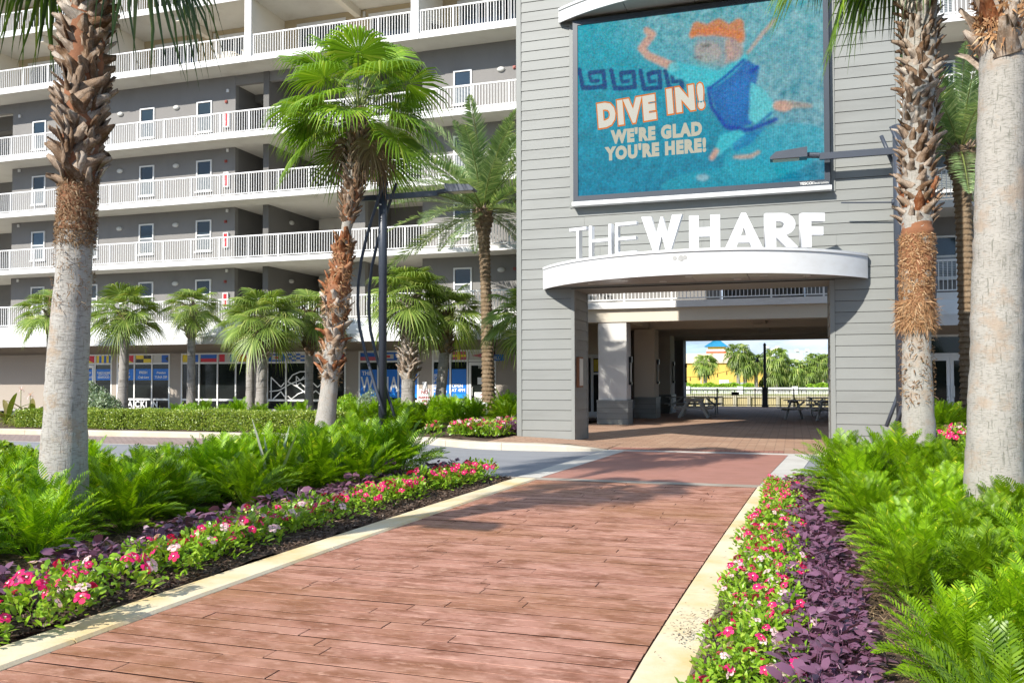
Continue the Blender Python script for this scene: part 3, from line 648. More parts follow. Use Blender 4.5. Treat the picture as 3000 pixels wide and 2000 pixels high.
# right wing ground floor: glazed double door
W_(2.3, 4.0, 30.5, 30.7, .101, 3.3, taupe); W_(5.55, PB1, 30.5, 30.7, .101, 3.3, taupe); W_(4.0, 5.55, 30.5, 30.7, 2.95, 3.3, taupe)
dd = MB().box(4.0, 5.55, 30.46, 30.6, 2.25, 2.36).box(4.0, 5.55, 30.46, 30.6, 2.88, 2.95).build('double_door', alu, B)
MB().box(4.0, 5.55, 30.5, 30.53, 2.36, 2.88).build('transom_pane', glass_dark, dd)
for a, b in ((4.0, 4.72), (4.73, 5.55)):
    MB().box(a, a+.1, 30.44, 30.52, .11, 2.25).box(b-.1, b, 30.44, 30.52, .11, 2.25).box(a+.1, b-.1, 30.44, 30.52, 2.12, 2.25).box(a+.1, b-.1, 30.44, 30.52, .11, .35).build('door_frame', alu, dd)
    MB().box(a+.1, b-.1, 30.47, 30.49, .35, 2.12).build('pane', glass_dark, dd)
for x in (4.64, 4.82): MB().tube([(x, 30.44, .95), (x, 30.36, .98), (x, 30.36, 1.3), (x, 30.44, 1.33)], .018, 8).build('door_pull', alu, dd)
# ================================================================== GATE TOWER
YT, TX0, TX1, OX0, OX1, OZ = 20.9, -6.65, 2.32, -5.15, .80, 3.80
T = tag(empty('gate_tower', (-2.2, YT, 0)), 'tall grey green clapboard gate tower with a square archway, carrying the big screen', 'tower')
T.location = (0, 0, 0)
core = MB().box(TX0+.03, OX0-.03, YT+.03, YT+1.5, .013, OZ).box(OX1+.03, TX1-.03, YT+.03, YT+1.5, .013, OZ).box(TX0+.03, TX1-.03, YT+.03, YT+1.5, OZ+.001, 13.6).build('tower_core', siding_trim, T)
PIT = .2525; random.seed(8)
MB().box(TX0+.03, OX0-.03, YT+.0293, YT+.0298, .013, OZ).box(OX1+.03, TX1-.03, YT+.0293, YT+.0298, .013, OZ).box(TX0+.03, TX1-.03, YT+.0293, YT+.0298, OZ+.001, 13.6).build('gap_shade_sheet', gap_mat, T)  # dark sheet added behind the boards, deepens the shadow lines in their gaps
BD = {}
def board(x0, x1, z0, z1):
    m = MB(); a, b, g = .026, .010, .011
    m.add([(x0, YT+.029, z0+g), (x1, YT+.029, z0+g), (x1, YT+.029, z1), (x0, YT+.029, z1), (x0, YT+.029-a, z0+g), (x1, YT+.029-a, z0+g), (x1, YT+.029-b, z1), (x0, YT+.029-b, z1)],
          [(4, 5, 6, 7), (0, 1, 5, 4), (1, 2, 6, 5), (2, 3, 7, 6), (3, 0, 4, 7)])
    return m.build('siding_board', siding, T)
n = 0; z = .03
SX0, SX1, SZ0, SZ1 = -5.12, .83, 5.92, 10.42          # screen opening
while z < 13.4:
    z1 = z+PIT; mid = (z+z1)/2
    if mid < OZ: segs = [(TX0+.13, OX0-.09), (OX1+.11, TX1-.10)]
    elif SZ0-.14 < mid < SZ1+.05: segs = [(TX0+.13, SX0-.14), (SX1+.12, TX1-.10)]
    else:
        cut = [TX0+.13]; x = TX0+random.uniform(1.2, 3.6)
        while x < TX1-1: cut.append(x); x += random.choice((2.44, 3.0, 3.66))
        cut.append(TX1-.10); segs = [(a+.0015, b-.0015) for a, b in zip(cut[:-1], cut[1:])]
    for a, b in segs: board(a, b, z, z1)
    z = z1
# corner boards and opening trims
def trim(*a): return MB().box(*a).build('corner_trim', siding_trim, T)
trim(TX0, TX0+.125, YT-.008, YT+.028, .013, 13.6); trim(TX1-.095, TX1, YT-.008, YT+.028, .013, 13.6)
trim(OX0-.085, OX0, YT-.008, YT+.028, .013, OZ); trim(OX1, OX1+.105, YT-.008, YT+.028, .013, OZ)
trim(SX0-.135, SX0-.02, YT-.01, YT+.028, SZ0-.1, SZ1); trim(SX1+.02, SX1+.115, YT-.01, YT+.028, SZ0-.1, SZ1)
trim(OX0-.029, OX0, YT+.029, YT+.12, .013, OZ); trim(OX0-.029, OX0, YT+1.42, YT+1.5, .013, OZ)
trim(OX1, OX1+.029, YT+.029, YT+.12, .013, OZ); trim(OX1, OX1+.029, YT+1.42, YT+1.5, .013, OZ)
z = .03
while z < OZ-.1:          # boards on the inner faces of both piers
    z1 = min(z+PIT, OZ)
    for xf, s in ((OX0-.029, 1), (OX1+.029, -1)):
        y0, y1 = YT+.122, YT+1.418; a, b = .026*s, .008*s
        MB().add([(xf, y0, z+.005), (xf, y1, z+.005), (xf, y1, z1), (xf, y0, z1), (xf+a, y0, z+.005), (xf+a, y1, z+.005), (xf+b, y1, z1), (xf+b, y0, z1)],
                 [(4, 5, 6, 7), (0, 1, 5, 4), (1, 2, 6, 5), (2, 3, 7, 6), (3, 0, 4, 7)]).build('siding_board', siding, T)
    z = z1
# menu box on the inner face of the left pier
rust = MAT('rusty_frame', (.22, .09, .04), .7, .3, 12); 
mbx = MB().box(OX0-.002, OX0+.07, YT+.18, YT+.62, 1.36, 2.12).build('notice_box', rust, T)
MB().box(OX0+.0701, OX0+.078, YT+.22, YT+.58, 1.40, 2.08).build('notice_panel', MAT('notice_panel', (.50, .50, .47), .4, .06), mbx)
# curved canopies
def arc_pts(xa, xb, sag, y0, n=40):
    h = (xb-xa)/2; R = (h*h+sag*sag)/(2*sag); xc = (xa+xb)/2; yc = y0-sag+R
    return [(x, yc-math.sqrt(max(R*R-(x-xc)**2, 0))) for x in [xc-h*math.cos(math.pi*i/n) for i in range(n+1)]]
def arc_canopy(name, xa, xb, sag, z0, z1, panels, endcap=.0):
    A = arc_pts(xa, xb, sag, YT-.012-endcap)
    if endcap: A = [(xa, YT-.012)]+A+[(xb, YT-.012)]
    c = MB(); m = len(A)
    v = [(x, y, z0) for x, y in A]+[(x, y, z1) for x, y in A]; c.add(v, [(i, i+1, i+1+m, i+m) for i in range(m-1)])
    I = [(x*(1-.006)+(xa+xb)/2*.006, y+.03 if y < YT-.06 else y) for x, y in A]
    v = [(x, y, z0) for x, y in I]+[(x, y, z1-.02) for x, y in I]; c.add(v, [(i, i+m, i+1+m, i+1) for i in range(m-1)])
    c.add([(x, y, z0) for x, y in A]+[(x, y, z0) for x, y in I], [(i, i+m, i+1+m, i+1) for i in range(m-1)])
    f = c.build(name, white_canopy, T, True)
    for p in f.data.polygons: p.use_smooth = abs(p.normal.z) < .5
    # drip edge and roof sheet
    O = [(x, y-.035 if 0 < i < m-1 else y) for i, (x, y) in enumerate(A)]
    e = MB(); v = [(x, y, z1-.045) for x, y in O]+[(x, y, z1+.012) for x, y in O]; e.add(v, [(i, i+1, i+1+m, i+m) for i in range(m-1)])
    e.add([(x, y, z1+.012) for x, y in O], [tuple(range(m))]); e.add([(x, y, z1-.045) for x, y in O], [tuple(range(m))[::-1]])
    e.build('canopy_roof', white_canopy, f)
    xs = [xa+.1+(xb-xa-.2)*i/panels for i in range(panels+1)]
    def yat(x):
        for (x0_, y0_), (x1_, y1_) in zip(I[:-1], I[1:]):
            if x0_ <= x <= x1_ and x1_ > x0_: return y0_+(y1_-y0_)*(x-x0_)/(x1_-x0_)
        return YT
    for i in range(panels):
        a, b = xs[i]+.006, xs[i+1]-.006; xx = [a+(b-a)*k/8 for k in range(9)]
        pts = [(x, min(yat(x)+.012, YT-.02)) for x in xx]+[(b, YT-.013), (a, YT-.013)]
        MB().prism(pts, 'z', z0+.06, z0+.085).build('soffit_panel', soffit_panel, f)
    return f
soffit_panel = MAT('soffit_metal', (.40, .385, .355), .25, .06, 1.5, spec=.6)
cp = arc_canopy('curved_canopy', -5.92, 1.60, 2.05, 3.80, 4.33, 6, .12)
patch = MAT('peeled_paint', (.36, .36, .35), .8, .25, 14)
# patch of peeled paint on the fascia, set just proud of the curve
pt = MB(); Ap = arc_pts(-5.92, 1.60, 2.05, YT-.132, 400)
def fy(x): return min(Ap, key=lambda p: abs(p[0]-x))[1]
random.seed(2)
for cxx, czz, rr_ in ((-2.40, 4.155, .055), (-2.27, 4.15, .07), (-2.18, 4.165, .05)):
    ring = [(cxx+math.cos(a)*rr_*random.uniform(.75, 1.1), czz+math.sin(a)*rr_*random.uniform(.75, 1.1)) for a in [2*math.pi*i/10 for i in range(10)]]
    pt.add([(x, fy(x)-.004-.002*len(pt.f), z) for x, z in ring], [tuple(range(10))])
pt.build('peeled_patch', patch, cp)
for x, y in ((-4.6, 20.4), (-3.7, 19.9), (-2.2, 19.6), (-.6, 19.9), (.3, 20.3), (-2.9, 20.5), (-1.2, 20.5)): MB().tube([(x, y, 3.845), (x, y, 3.861)], .085, 16).build('downlight', lens, cp)
arc_canopy('upper_canopy', -5.50, 1.20, .95, 10.46, 10.80, 4, .1)

# ================================================================== LED SCREEN
SC = tag(empty('video_screen', (-2.15, YT-.1, SZ0)), 'huge framed video screen showing a swimming child and DIVE IN on the tower', 'screen')
SC.location = (0, 0, 0)
frame_m = MAT('screen_frame', (.035, .045, .06), .4, .12, 3)
f = MB(); ft = .12; y0, y1 = YT-.20, YT+.028
f.box(SX0, SX0+ft, y0, y1, SZ0, SZ1).box(SX1-ft, SX1, y0, y1, SZ0, SZ1).box(SX0+ft, SX1-ft, y0, y1, SZ0, SZ0+ft+.02).box(SX0+ft, SX1-ft, y0, y1, SZ1-ft, SZ1)
f.build('screen_frame', frame_m, SC)
MB().box(SX0-.03, SX1+.03, YT-.24, YT-.012, SZ0-.10, SZ0-.002).build('sill', white_canopy, SC)
text('YESCO', .18, y0-.004, SZ0+.045, .085, vinyl, SC, align='LEFT', offset=.002); text('Electronics', .44, y0-.004, SZ0+.045, .08, vinyl, SC, align='LEFT')
GX, GZ = 300, 226
px0, px1, pz0, pz1 = SX0+ft, SX1-ft, SZ0+ft+.02, SZ1-ft
u, v = np.meshgrid((np.arange(GX)+.5)/GX, (np.arange(GZ)+.5)/GZ)     # v up
rng = np.random.default_rng(4)
cxp = 445+1605*u; top = 215-220*u; bot = 1300-110*u; cyp = bot+(top-bot)*v
def smooth(a, k):
    for _ in range(k): a = (a+np.roll(a, 1, 0)+np.roll(a, -1, 0)+np.roll(a, 1, 1)+np.roll(a, -1, 1))/5
    return a
nzs = smooth(rng.normal(0, 1, u.shape), 12); nzs /= nzs.std(); nzf = smooth(rng.normal(0, 1, u.shape), 1); nzf /= nzf.std()
img = np.zeros(u.shape+(3,)); a_ = np.array
def lerp(c1, c2, t): return a_(c1)+(a_(c2)-a_(c1))*t[..., None]
img[:] = lerp((.005, .165, .29), (.02, .30, .38), np.clip(.2+.9*v+.0*u, 0, 1))
up = np.clip((cxp-900)/600+(500-cyp)/420, 0, 1)*np.clip(.6+.15*nzs, 0, 1); img = img*(1-up[..., None]*.55)+a_((.36, .45, .42))*up[..., None]*.55
img += nzs[..., None]*a_((.0, .016, .022))
def blend(mask, col, al=1., ks=4):
    global img
    mk = np.clip(smooth(mask.astype(float), ks), 0, 1)[..., None]*al; img = img*(1-mk)+a_(col)*mk
def ell(cx_, cy_, rx_, ry_, ang=0):
    dx, dy = cxp-cx_, cyp-cy_; c, s = math.cos(ang), math.sin(ang); return ((dx*c+dy*s)/rx_)**2+((-dx*s+dy*c)/ry_)**2 < 1
def cap(pts, w):
    m = np.zeros(u.shape, bool)
    ws = w if isinstance(w, (list, tuple)) else [w]*len(pts)
    for (p, q, w0, w1) in zip(pts[:-1], pts[1:], ws[:-1], ws[1:]):
        d = a_(q)-a_(p); t = np.clip(((cxp-p[0])*d[0]+(cyp-p[1])*d[1])/(d@d), 0, 1); m |= np.hypot(cxp-p[0]-t*d[0], cyp-p[1]-t*d[1]) < w0+(w1-w0)*t
    return m
def poly(pts):
    m = np.zeros(u.shape, bool); n_ = len(pts)
    for i in range(n_):
        (x1_, y1_), (x2_, y2_) = pts[i], pts[(i+1) % n_]; c = ((y1_ > cyp) != (y2_ > cyp)); xi = (x2_-x1_)*(cyp-y1_)/((y2_-y1_) or 1e-9)+x1_; m ^= c & (cxp < xi)
    return m
dk = (.0, .05, .17)
for ox in (455, 680, 880, 1050):       # pool mosaic band
    w = {455: 200, 680: 180, 880: 150, 1050: 120}[ox]
    blend(cap([(ox, 495), (ox+25, 610), (ox+w*.9, 600), (ox+w*.85, 500), (ox+w*.4, 512)], 15), dk, .95, 1); blend(cap([(ox+w*.35, 515), (ox+w*.42, 565), (ox+w*.66, 560)], 12), dk, .9, 1)
skin = (.52, .30, .22); shirt = (.01, .11, .36); lite = (.05, .45, .52)
blend(ell(1750, 1010, 340, 160, -.3), (.03, .36, .46), .55); blend(ell(1430, 1180, 420, 70, -.12), (.02, .32, .40), .5)
blend(cap([(925, 235), (965, 260), (890, 350), (930, 395), (1110, 470)], [22, 24, 26, 24, 30]), skin, .9)
blend(cap([(1110, 480), (1250, 520), (1350, 560)], [45, 62, 80]), lite, .85)
blend(cap([(1570, 400), (1690, 240), (1830, 90)], [42, 40, 36]), (.10, .33, .38), .95); blend(cap([(1585, 375), (1680, 250), (1760, 160)], [8, 12, 10]), skin, .7)
blend(poly([(1330, 590), (1470, 500), (1570, 410), (1660, 470), (1640, 560), (1610, 830), (1470, 880), (1400, 800)]), shirt, .92)
blend(poly([(1290, 520), (1420, 480), (1560, 380), (1590, 400), (1480, 520), (1360, 600), (1320, 600)]), lite, .8)
blend(poly([(1600, 560), (1690, 610), (1745, 700), (1740, 780), (1640, 840), (1590, 800)]), (.10, .48, .52), .9)
blend(cap([(1330, 600), (1350, 720), (1440, 850), (1600, 870), (1760, 800)], 12), (.0, .03, .28), .9)
blend(ell(1800, 715, 62, 36, .05), skin, .9); blend(cap([(1850, 705), (1970, 715)], [24, 14]), (.35, .28, .22), .75)
blend(cap([(1520, 920), (1440, 940), (1390, 1010)], [48, 46, 24]), lite, .8); blend(cap([(1380, 1005), (1350, 1050)], [18, 16]), skin, .9); blend(cap([(1500, 1045), (1600, 1040), (1650, 1010)], [10, 13, 10]), (.45, .30, .22), .85)
blend(poly([(1480, 960), (1560, 900), (1700, 850), (1600, 960), (1500, 1010)]), (.0, .12, .36), .6)
blend(ell(1390, 345, 150, 115), (.20, .28, .30), .95); blend(ell(1500, 350, 60, 80), (.42, .25, .20), .6); blend(ell(1300, 420, 90, 45), (.12, .36, .38), .7)
blend(cap([(1225, 265), (1260, 205), (1330, 225), (1400, 190), (1470, 230), (1530, 185), (1540, 280)], [18, 30, 32, 36, 36, 32, 30]), (.52, .20, .08), .9); blend(cap([(1240, 250), (1380, 235), (1530, 260)], [20, 28, 26]), (.56, .18, .06), .85)
blend(ell(1330, 370, 90, 70), (.40, .30, .26), .55, 8); blend(cap([(1455, 300), (1480, 380), (1450, 430)], [16, 18, 12]), (.50, .30, .23), .5, 5); blend(cap([(1345, 600), (1450, 520), (1560, 420)], 9), (.0, .04, .30), .85, 2); blend(cap([(1600, 500), (1645, 465)], 12), (.0, .05, .33), .8, 2); blend(poly([(1400, 640), (1500, 560), (1590, 520), (1580, 700), (1490, 800)]), (.02, .17, .48), .5, 8); blend(cap([(1730, 760), (1640, 840), (1560, 880)], 10), (.0, .06, .30), .7, 3)
blend(cap([(1290, 335), (1340, 325)], 9), (.06, .08, .10), .8); blend(cap([(1240, 405), (1290, 400)], 8), (.14, .10, .12), .7); blend(ell(1290, 1175, 42, 20), (.35, .5, .55), .6)
img = img*1.12*(1+.10*nzf[..., None])+rng.normal(0, .022, img.shape)*(.5+.8*v[..., None])
img *= (np.where((np.arange(GX) % 2) == 0, .92, 1.05)[None, :]*np.where((np.arange(GZ) % 2) == 0, .95, 1.03)[:, None])[..., None]
img = np.clip(img, .003, .9)
gx, gz = np.meshgrid(np.linspace(px0, px1, GX+1), np.linspace(pz0, pz1, GZ+1)); vv = np.stack([gx, np.full_like(gx, YT-.15), gz], -1).reshape(-1, 3)
ii = (np.arange(GZ)[:, None]*(GX+1)+np.arange(GX)[None, :]).ravel(); ff = np.stack([ii, ii+1, ii+GX+2, ii+GX+1], 1)
me = npmesh('display', vv, ff, None or [bpy.data.materials.new('led_display')])
at_ = me.attributes.new('led', 'FLOAT_COLOR', 'FACE'); at_.data.foreach_set('color', np.concatenate([img.reshape(-1, 3), np.ones((GX*GZ, 1))], 1).astype(np.float32).ravel())
def led_mat(m, attr=None, col=None, k=.56):
    m.use_nodes = True; t = m.node_tree; t.nodes.clear(); out = t.nodes.new('ShaderNodeOutputMaterial'); b = t.nodes.new('ShaderNodeBsdfPrincipled'); t.links.new(b.outputs[0], out.inputs[0])
    b.inputs['Base Color'].default_value = (.006, .007, .008, 1); b.inputs['Roughness'].default_value = .7; b.inputs['Specular IOR Level'].default_value = .04; b.inputs['Emission Strength'].default_value = k
    if attr: 
        a = t.nodes.new('ShaderNodeAttribute'); a.attribute_name = attr; t.links.new(a.outputs['Color'], b.inputs['Emission Color'])
    else:
        v_ = coord(t); n_ = noise(t, v_, 60, 2, .8); t.links.new(mixc(t, n_, c4(col, .6), c4(col, 1.2)), b.inputs['Emission Color'])
    return m
led_mat(me.materials[0], 'led'); dsp = link('display', me, SC)
led_w = led_mat(bpy.data.materials.new('led_white'), None, (.78, .76, .66)); led_o = led_mat(bpy.data.materials.new('led_orange'), None, (.75, .22, .03)); led_c = led_mat(bpy.data.materials.new('led_cream'), None, (.60, .58, .46))
def scr(cx_, cy_):      # crop coordinates of the screen picture to X,Z
    uu = (cx_-445)/1605; t_ = 215-220*uu; b_ = 1300-110*uu; return px0+(px1-px0)*uu, pz0+(pz1-pz0)*(b_-cy_)/(b_-t_)
for k_, (cc, m_, off, dy) in enumerate(((None, led_o, .078, .156), (None, led_w, .046, .160))):
    for word, (cx_, cy_), s_ in (('DIVE', (785, 822), .66), ('IN!', (1185, 738), .66)):
        X_, Z_ = scr(cx_, cy_); text(word, X_, YT-dy, Z_, s_, m_, dsp, roll=-rad(4.0), offset=off, extrude=.001, sx=.86, sz=1.12, space=1.24)
for word, (cx_, cy_), s_ in (("WE'RE GLAD", (985, 928), .38), ("YOU'RE HERE!", (980, 1034), .38)):
    X_, Z_ = scr(cx_, cy_); text(word, X_, YT-.158, Z_, s_, led_c, dsp, roll=-rad(.6), offset=.027, extrude=.001, sx=.86, sz=1.08, space=1.18)

# ================================================================== CHANNEL LETTERS
CL = tag(empty('channel_letter_sign', (-2.2, 20, 4.35)), 'white standing channel letters reading THE WHARF along the curved canopy', 'sign')
CL.location = (0, 0, 0)
letter_m = MAT('letter_white', (.70, .71, .73), .35, .03, 2)
letter_s = MAT('letter_return', (.64, .65, .67), .4, .04, 2)
def outline(name, loops, depth, w, h, loc, rz):
    cu_ = bpy.data.curves.new('letter', 'CURVE'); cu_.dimensions = '2D'; cu_.fill_mode = 'BOTH'; cu_.extrude = depth/2
    for lp in loops:
        s_ = cu_.splines.new('POLY'); s_.points.add(len(lp)-1); s_.use_cyclic_u = True
        for p_, q_ in zip(s_.points, lp): p_.co = (q_[0]*w, q_[1]*h, 0, 1)
    o = bpy.data.objects.new('t', cu_); COL.objects.link(o); dg = bpy.context.evaluated_depsgraph_get(); dg.update()
    me_ = bpy.data.meshes.new_from_object(o.evaluated_get(dg)); bpy.data.objects.remove(o); me_.materials.clear(); me_.materials.append(letter_m); me_.materials.append(letter_s); me_.name = name
    for p_ in me_.polygons: p_.material_index = 0 if abs(p_.normal.z) > .5 else 1
    return link(name, me_, CL, loc, (math.pi/2, 0, rz))
def half(cx_, cy_, rx_, ry_, a0, a1, n_=12): return [(cx_+math.cos(a0+(a1-a0)*i/n_)*rx_, cy_+math.sin(a0+(a1-a0)*i/n_)*ry_) for i in range(n_+1)]
q90 = math.pi/2
G = {
 't': [[(.0, 1), (0, .905), (.42, .905), (.42, 0), (.56, 0), (.56, .905), (1, .905), (1, 1)]],
 'h': [[(0, 0), (.115, 0), (.115, .47), (.885, .47), (.885, 0), (1, 0), (1, 1), (.885, 1), (.885, .56), (.115, .56), (.115, 1), (0, 1)]],
 'e': [[(0, 0), (1, 0), (1, .09), (.13, .09), (.13, .455), (.97, .455), (.97, .545), (.13, .545), (.13, .91), (1, .91), (1, 1), (0, 1)]],
 'W': [[(0, 1), (.30, 0), (.40, 0), (.505, .46), (.61, 0), (.71, 0), (1, 1), (.76, 1), (.635, .48), (.53, .97), (.48, .97), (.365, .48), (.24, 1)]],
 'H': [[(0, 0), (.31, 0), (.31, .375), (.69, .375), (.69, 0), (1, 0), (1, 1), (.69, 1), (.69, .645), (.31, .645), (.31, 1), (0, 1)]],
 'A': [[(0, 0), (.285, 0), (.345, .16), (.655, .16), (.715, 0), (1, 0), (.56, 1.03), (.44, 1.03)], [(.42, .36), (.58, .36), (.5, .60)]],
 'R': [[(0, 0), (.33, 0), (.33, .30), (.66, 0), (1.02, 0), (.64, .36)]+half(.52, .675, .42, .325, -1.05, q90)+[(0, 1)], [(.33, .76)]+half(.44, .655, .15, .105, q90, -q90)+[(.33, .55)]],
 'F': [[(0, 0), (.42, 0), (.42, .36), (.93, .36), (.93, .60), (.42, .60), (.42, .755), (1, .755), (1, 1), (0, 1)]],
}
def yl(x): return 20.15-.62*max(0, 1-((x+2.2)/2.95)**2)
for ch, pa, pb, h_, z0 in (('t', 1671, 1725, .74, 4.41), ('h', 1728, 1797, .74, 4.41), ('e', 1805, 1869, .74, 4.41), ('W', 1881, 2001, .82, 4.41), ('H', 2020, 2110, .75, 4.43), ('A', 2124, 2233, .75, 4.43), ('R', 2241, 2334, .75, 4.43), ('F', 2345, 2414, .75, 4.43)):
    y_ = 19.8
    for _ in range(4): xa, xb = px(pa, y_, 720), px(pb, y_, 720); y_ = yl((xa+xb)/2)
    sl = math.atan(1.24*((xa+xb)/2+2.2)/2.95**2*.9); w_l = (xb-xa)/max(.5, math.cos(sl))
    o = outline('letter', G[ch], .16, w_l, h_, (xa, y_-math.sin(sl)*w_l/2, z0), sl)
    for q_ in {'t': (.49,), 'h': (.06, .94), 'e': (.06, .5), 'W': (.35, .66), 'H': (.15, .85), 'A': (.13, .87), 'R': (.15, .82), 'F': (.2,)}[ch]: MB().box(w_l*q_-.012, w_l*q_+.012, -.07, .01, -.04, .04).build('stand_off', alu, o)
# ================================================================== STREET LAMPS
def lamp(name, loc, side, label, rod=False, h=6.98):
    r = tag(empty(name, loc), label, 'street lamp', 'tall street lamps with bowed tubes')
    MB().tube([(0, 0, 0), (0, 0, 4.35), (0, 0, 4.36), (0, 0, h)], [.112, .112, .118, .118], 20).build('post', lamp_metal, r, True)
    MB().box(-.22, .22, -.22, .22, .0, .04).build('base_plate', lamp_metal, r)
    s = side; za = 6.43
    MB().box(min(-.62*s, 1.62*s), max(-.62*s, 1.62*s), -.05, .05, za-.08, za+.065).build('arm', lamp_metal, r)
    hd = MB().tube([(1.62*s, 0, za+.02), (1.92*s, 0, za+.05)], .065, 10).build('lamp_neck', lamp_metal, r)
    pts = [(1.88, za+.20), (2.55, za+.14), (2.68, za+.02), (2.68, za-.02), (1.88, za-.02)]
    m = MB().prism([(a*s, b) for a, b in pts], 'y', -.17, .17)
    lh = m.build('lamp_head', lamp_metal, r); MB().box(min(2.05*s, 2.62*s), max(2.05*s, 2.62*s), -.13, .13, za-.035, za-.0201).build('lamp_glass', MAT('lamp_glass', (.42, .36, .25), .3, .1), lh)
    for k, (dx, dy, dz) in enumerate(((0, -.16, 0), (.17, .16, -.10))):
        P = [(.16, 6.92), (-.03, 6.42), (-.22, 5.9), (-.42, 5.3), (-.57, 4.7), (-.655, 4.1), (-.675, 3.5), (-.62, 2.9), (-.47, 2.3), (-.28, 1.7), (-.08, 1.1), (.13, .52)]
        MB().tube([((x+dx)*s, dy, z+dz) for x, z in P], .042, 12).build('bow_tube', lamp_metal, r, True)
    for z in (6.2, .78): MB().tube([(0, -.17, z), (0, .17, z)], .02, 8).build('clamp_bolt', alu, r)
    if rod: MB().tube([(-.11*s*-1, 0, 5.30), (1.18*s, 0, 5.36)], .016, 8).tube([(.10*s, 0, 5.30), (.15*s, 0, 5.30)], .07, 10).build('banner_rod', lamp_metal, r)
    return r
lamp('street_lamp', (-10.6, 21.3, .1), 1, 'blue grey street lamp with two bowed tubes beside the leaning bushy palm')
lamp('street_lamp', (2.22, 20.45, .1), -1, 'blue grey street lamp at the right corner of the tower, arm across the screen', True)
lamp('street_lamp', (-9.3, .6, .03), 1, 'street lamp out of frame whose arm shadow falls on the promenade')
# ================================================================== SIGN
ns = tag(empty('parking_sign', (px(1246, 30.4), 30.4, .1)), 'small white NO PARKING FIRE LANE sign on a post', 'sign')
MB().box(-.04, .04, -.02, .02, 0, 1.28).build('post', alu, ns); MB().box(-.08, .08, -.06, .03, 1.10, 1.36).build('post_cap', white, ns)
pn = MB().box(-.25, .25, -.05, -.03, .42, 1.09).build('sign_panel', white, ns)
sred = MAT('sign_red', (.35, .03, .03), .5, .05)
for t_, z_, s_ in (('NO', .90, .19), ('PARKING', .72, .125), ('FIRE', .585, .13), ('LANE', .455, .13)): text(t_, 0, -.054, z_, s_, sred, pn, offset=.004)
MB().box(-.235, .235, -.0525, -.0505, 1.06, 1.07).box(-.235, .235, -.0525, -.0505, .44, .45).box(-.235, -.225, -.0525, -.0505, .45, 1.06).box(.225, .235, -.0525, -.0505, .45, 1.06).build('sign_border', sred, pn)
# water pipe / backflow in the bed
bp = tag(MB().tube([(-.55, 0, 0), (-.55, 0, .45), (.5, 0, .45), (.5, 0, .0)], .045, 10).tube([(-.2, 0, .45), (-.2, 0, .60)], .05, 10).tube([(.15, 0, .45), (.15, 0, .58)], .05, 10).build('backflow_pipe', alu, None, False, (px(1385, 27.2), 27.2, .3)), 'grey water backflow pipe in the shrubs left of the date palm', 'pipe')
# ================================================================== PICNIC TABLES
def picnic_table(loc, rz, label, L_=1.75, group='picnic tables under the archway'):
    r = tag(empty('picnic_table', loc, rz), label, 'picnic table', group)
    for i in range(5): MB().box(-.35+i*.142, -.35+i*.142+.132, -L_/2, L_/2, .70, .74).build('table_plank', picnic, r)
    for s in (-1, 1):
        for i in range(2): MB().box(s*.63-.14+i*.145, s*.63-.14+i*.145+.135, -L_/2, L_/2, .42, .455).build('bench_plank', picnic, r)
    for y in (-L_/2+.22, L_/2-.22):
        for s in (-1, 1): MB().bar((s*.56, y, 0), (s*.20, y, .70), .045, .10).build('leg', picnic, r)
        MB().box(-.75, .75, y+.024, y+.062, .34, .42).build('bench_bearer', picnic, r); MB().box(-.33, .33, y+.024, y+.062, .62, .70).build('top_bearer', picnic, r)
        MB().bar((0, y+.045*np.sign(-y), .38), (0, y-np.sign(y)*.45, .68), .04, .07).build('brace', picnic, r)
    return r
picnic_table((-3.78, 35.3, .012), .04, 'white picnic table by the left columns, end on, nearest of the left pair')
picnic_table((-4.2, 39.0, .012), 1.57, 'picnic table set sideways behind the left picnic table', 2.4)
picnic_table((.55, 34.3, .012), 1.0, 'white picnic table beside the right pier, nearest of the right pair')
picnic_table((1.6, 38.6, .012), 1.57, 'picnic table set sideways behind the right picnic table', 2.2)
bin_ = tag(empty('litter_bin', (-4.95, 31.0, .012)), 'black litter bin half hidden behind the first column', 'bin')
MB().tube([(0, 0, 0), (0, 0, .85)], [.22, .25], 16).build('body', black_metal, bin_, True); MB().tube([(0, 0, .851), (0, 0, .9), (0, 0, .98)], [.27, .26, .12], 16).build('lid', black_metal, bin_, True)
bin_.location = (-5.75, 31.3, .012)
# chairs on the upper balconies
cw = MAT('chair_white', (.68, .64, .55), .6, .06); cd = MAT('chair_dark', (.06, .045, .035), .6, .1)
def balcony_chair(loc, rz, m, label):
    r = tag(empty('balcony_chair', loc, rz), label, 'chair', 'chairs on the upper balconies')
    for i in range(4): MB().box(-.25+i*.127, -.25+i*.127+.115, -.28, .26, .36, .385).build('seat_slat', m, r)
    for i in range(5): MB().bar((-.24+i*.12, .24, .38), (-.27+i*.135, .48, .98-.02*abs(i-2)), .10, .02).build('back_slat', m, r)
    for sx_ in (-.31, .31):
        MB().box(sx_-.05, sx_+.05, -.36, .32, .56, .585).build('armrest', m, r)
        MB().box(sx_-.03, sx_+.03, -.33, -.25, 0, .56).build('leg', m, r); MB().bar((sx_, -.30, .33), (sx_, .5, .05), .04, .10).build('leg', m, r)
    return r
z4 = ST[4]+.003
balcony_chair((-24.9, 33.9, z4), .4, cw, 'pale slatted balcony chair left of the tall white partition, left of the pair')
balcony_chair((-24.0, 33.9, z4), -.2, cw, 'pale slatted balcony chair left of the tall white partition, right of the pair')
balcony_chair((-14.2, 34.3, z4), 1.1, cd, 'dark balcony chair on the upper balcony next to the tower')
balcony_chair((-29.6, 34.2, z4), .3, cd, 'dark balcony chair behind the hanging palm leaf of the left palm')
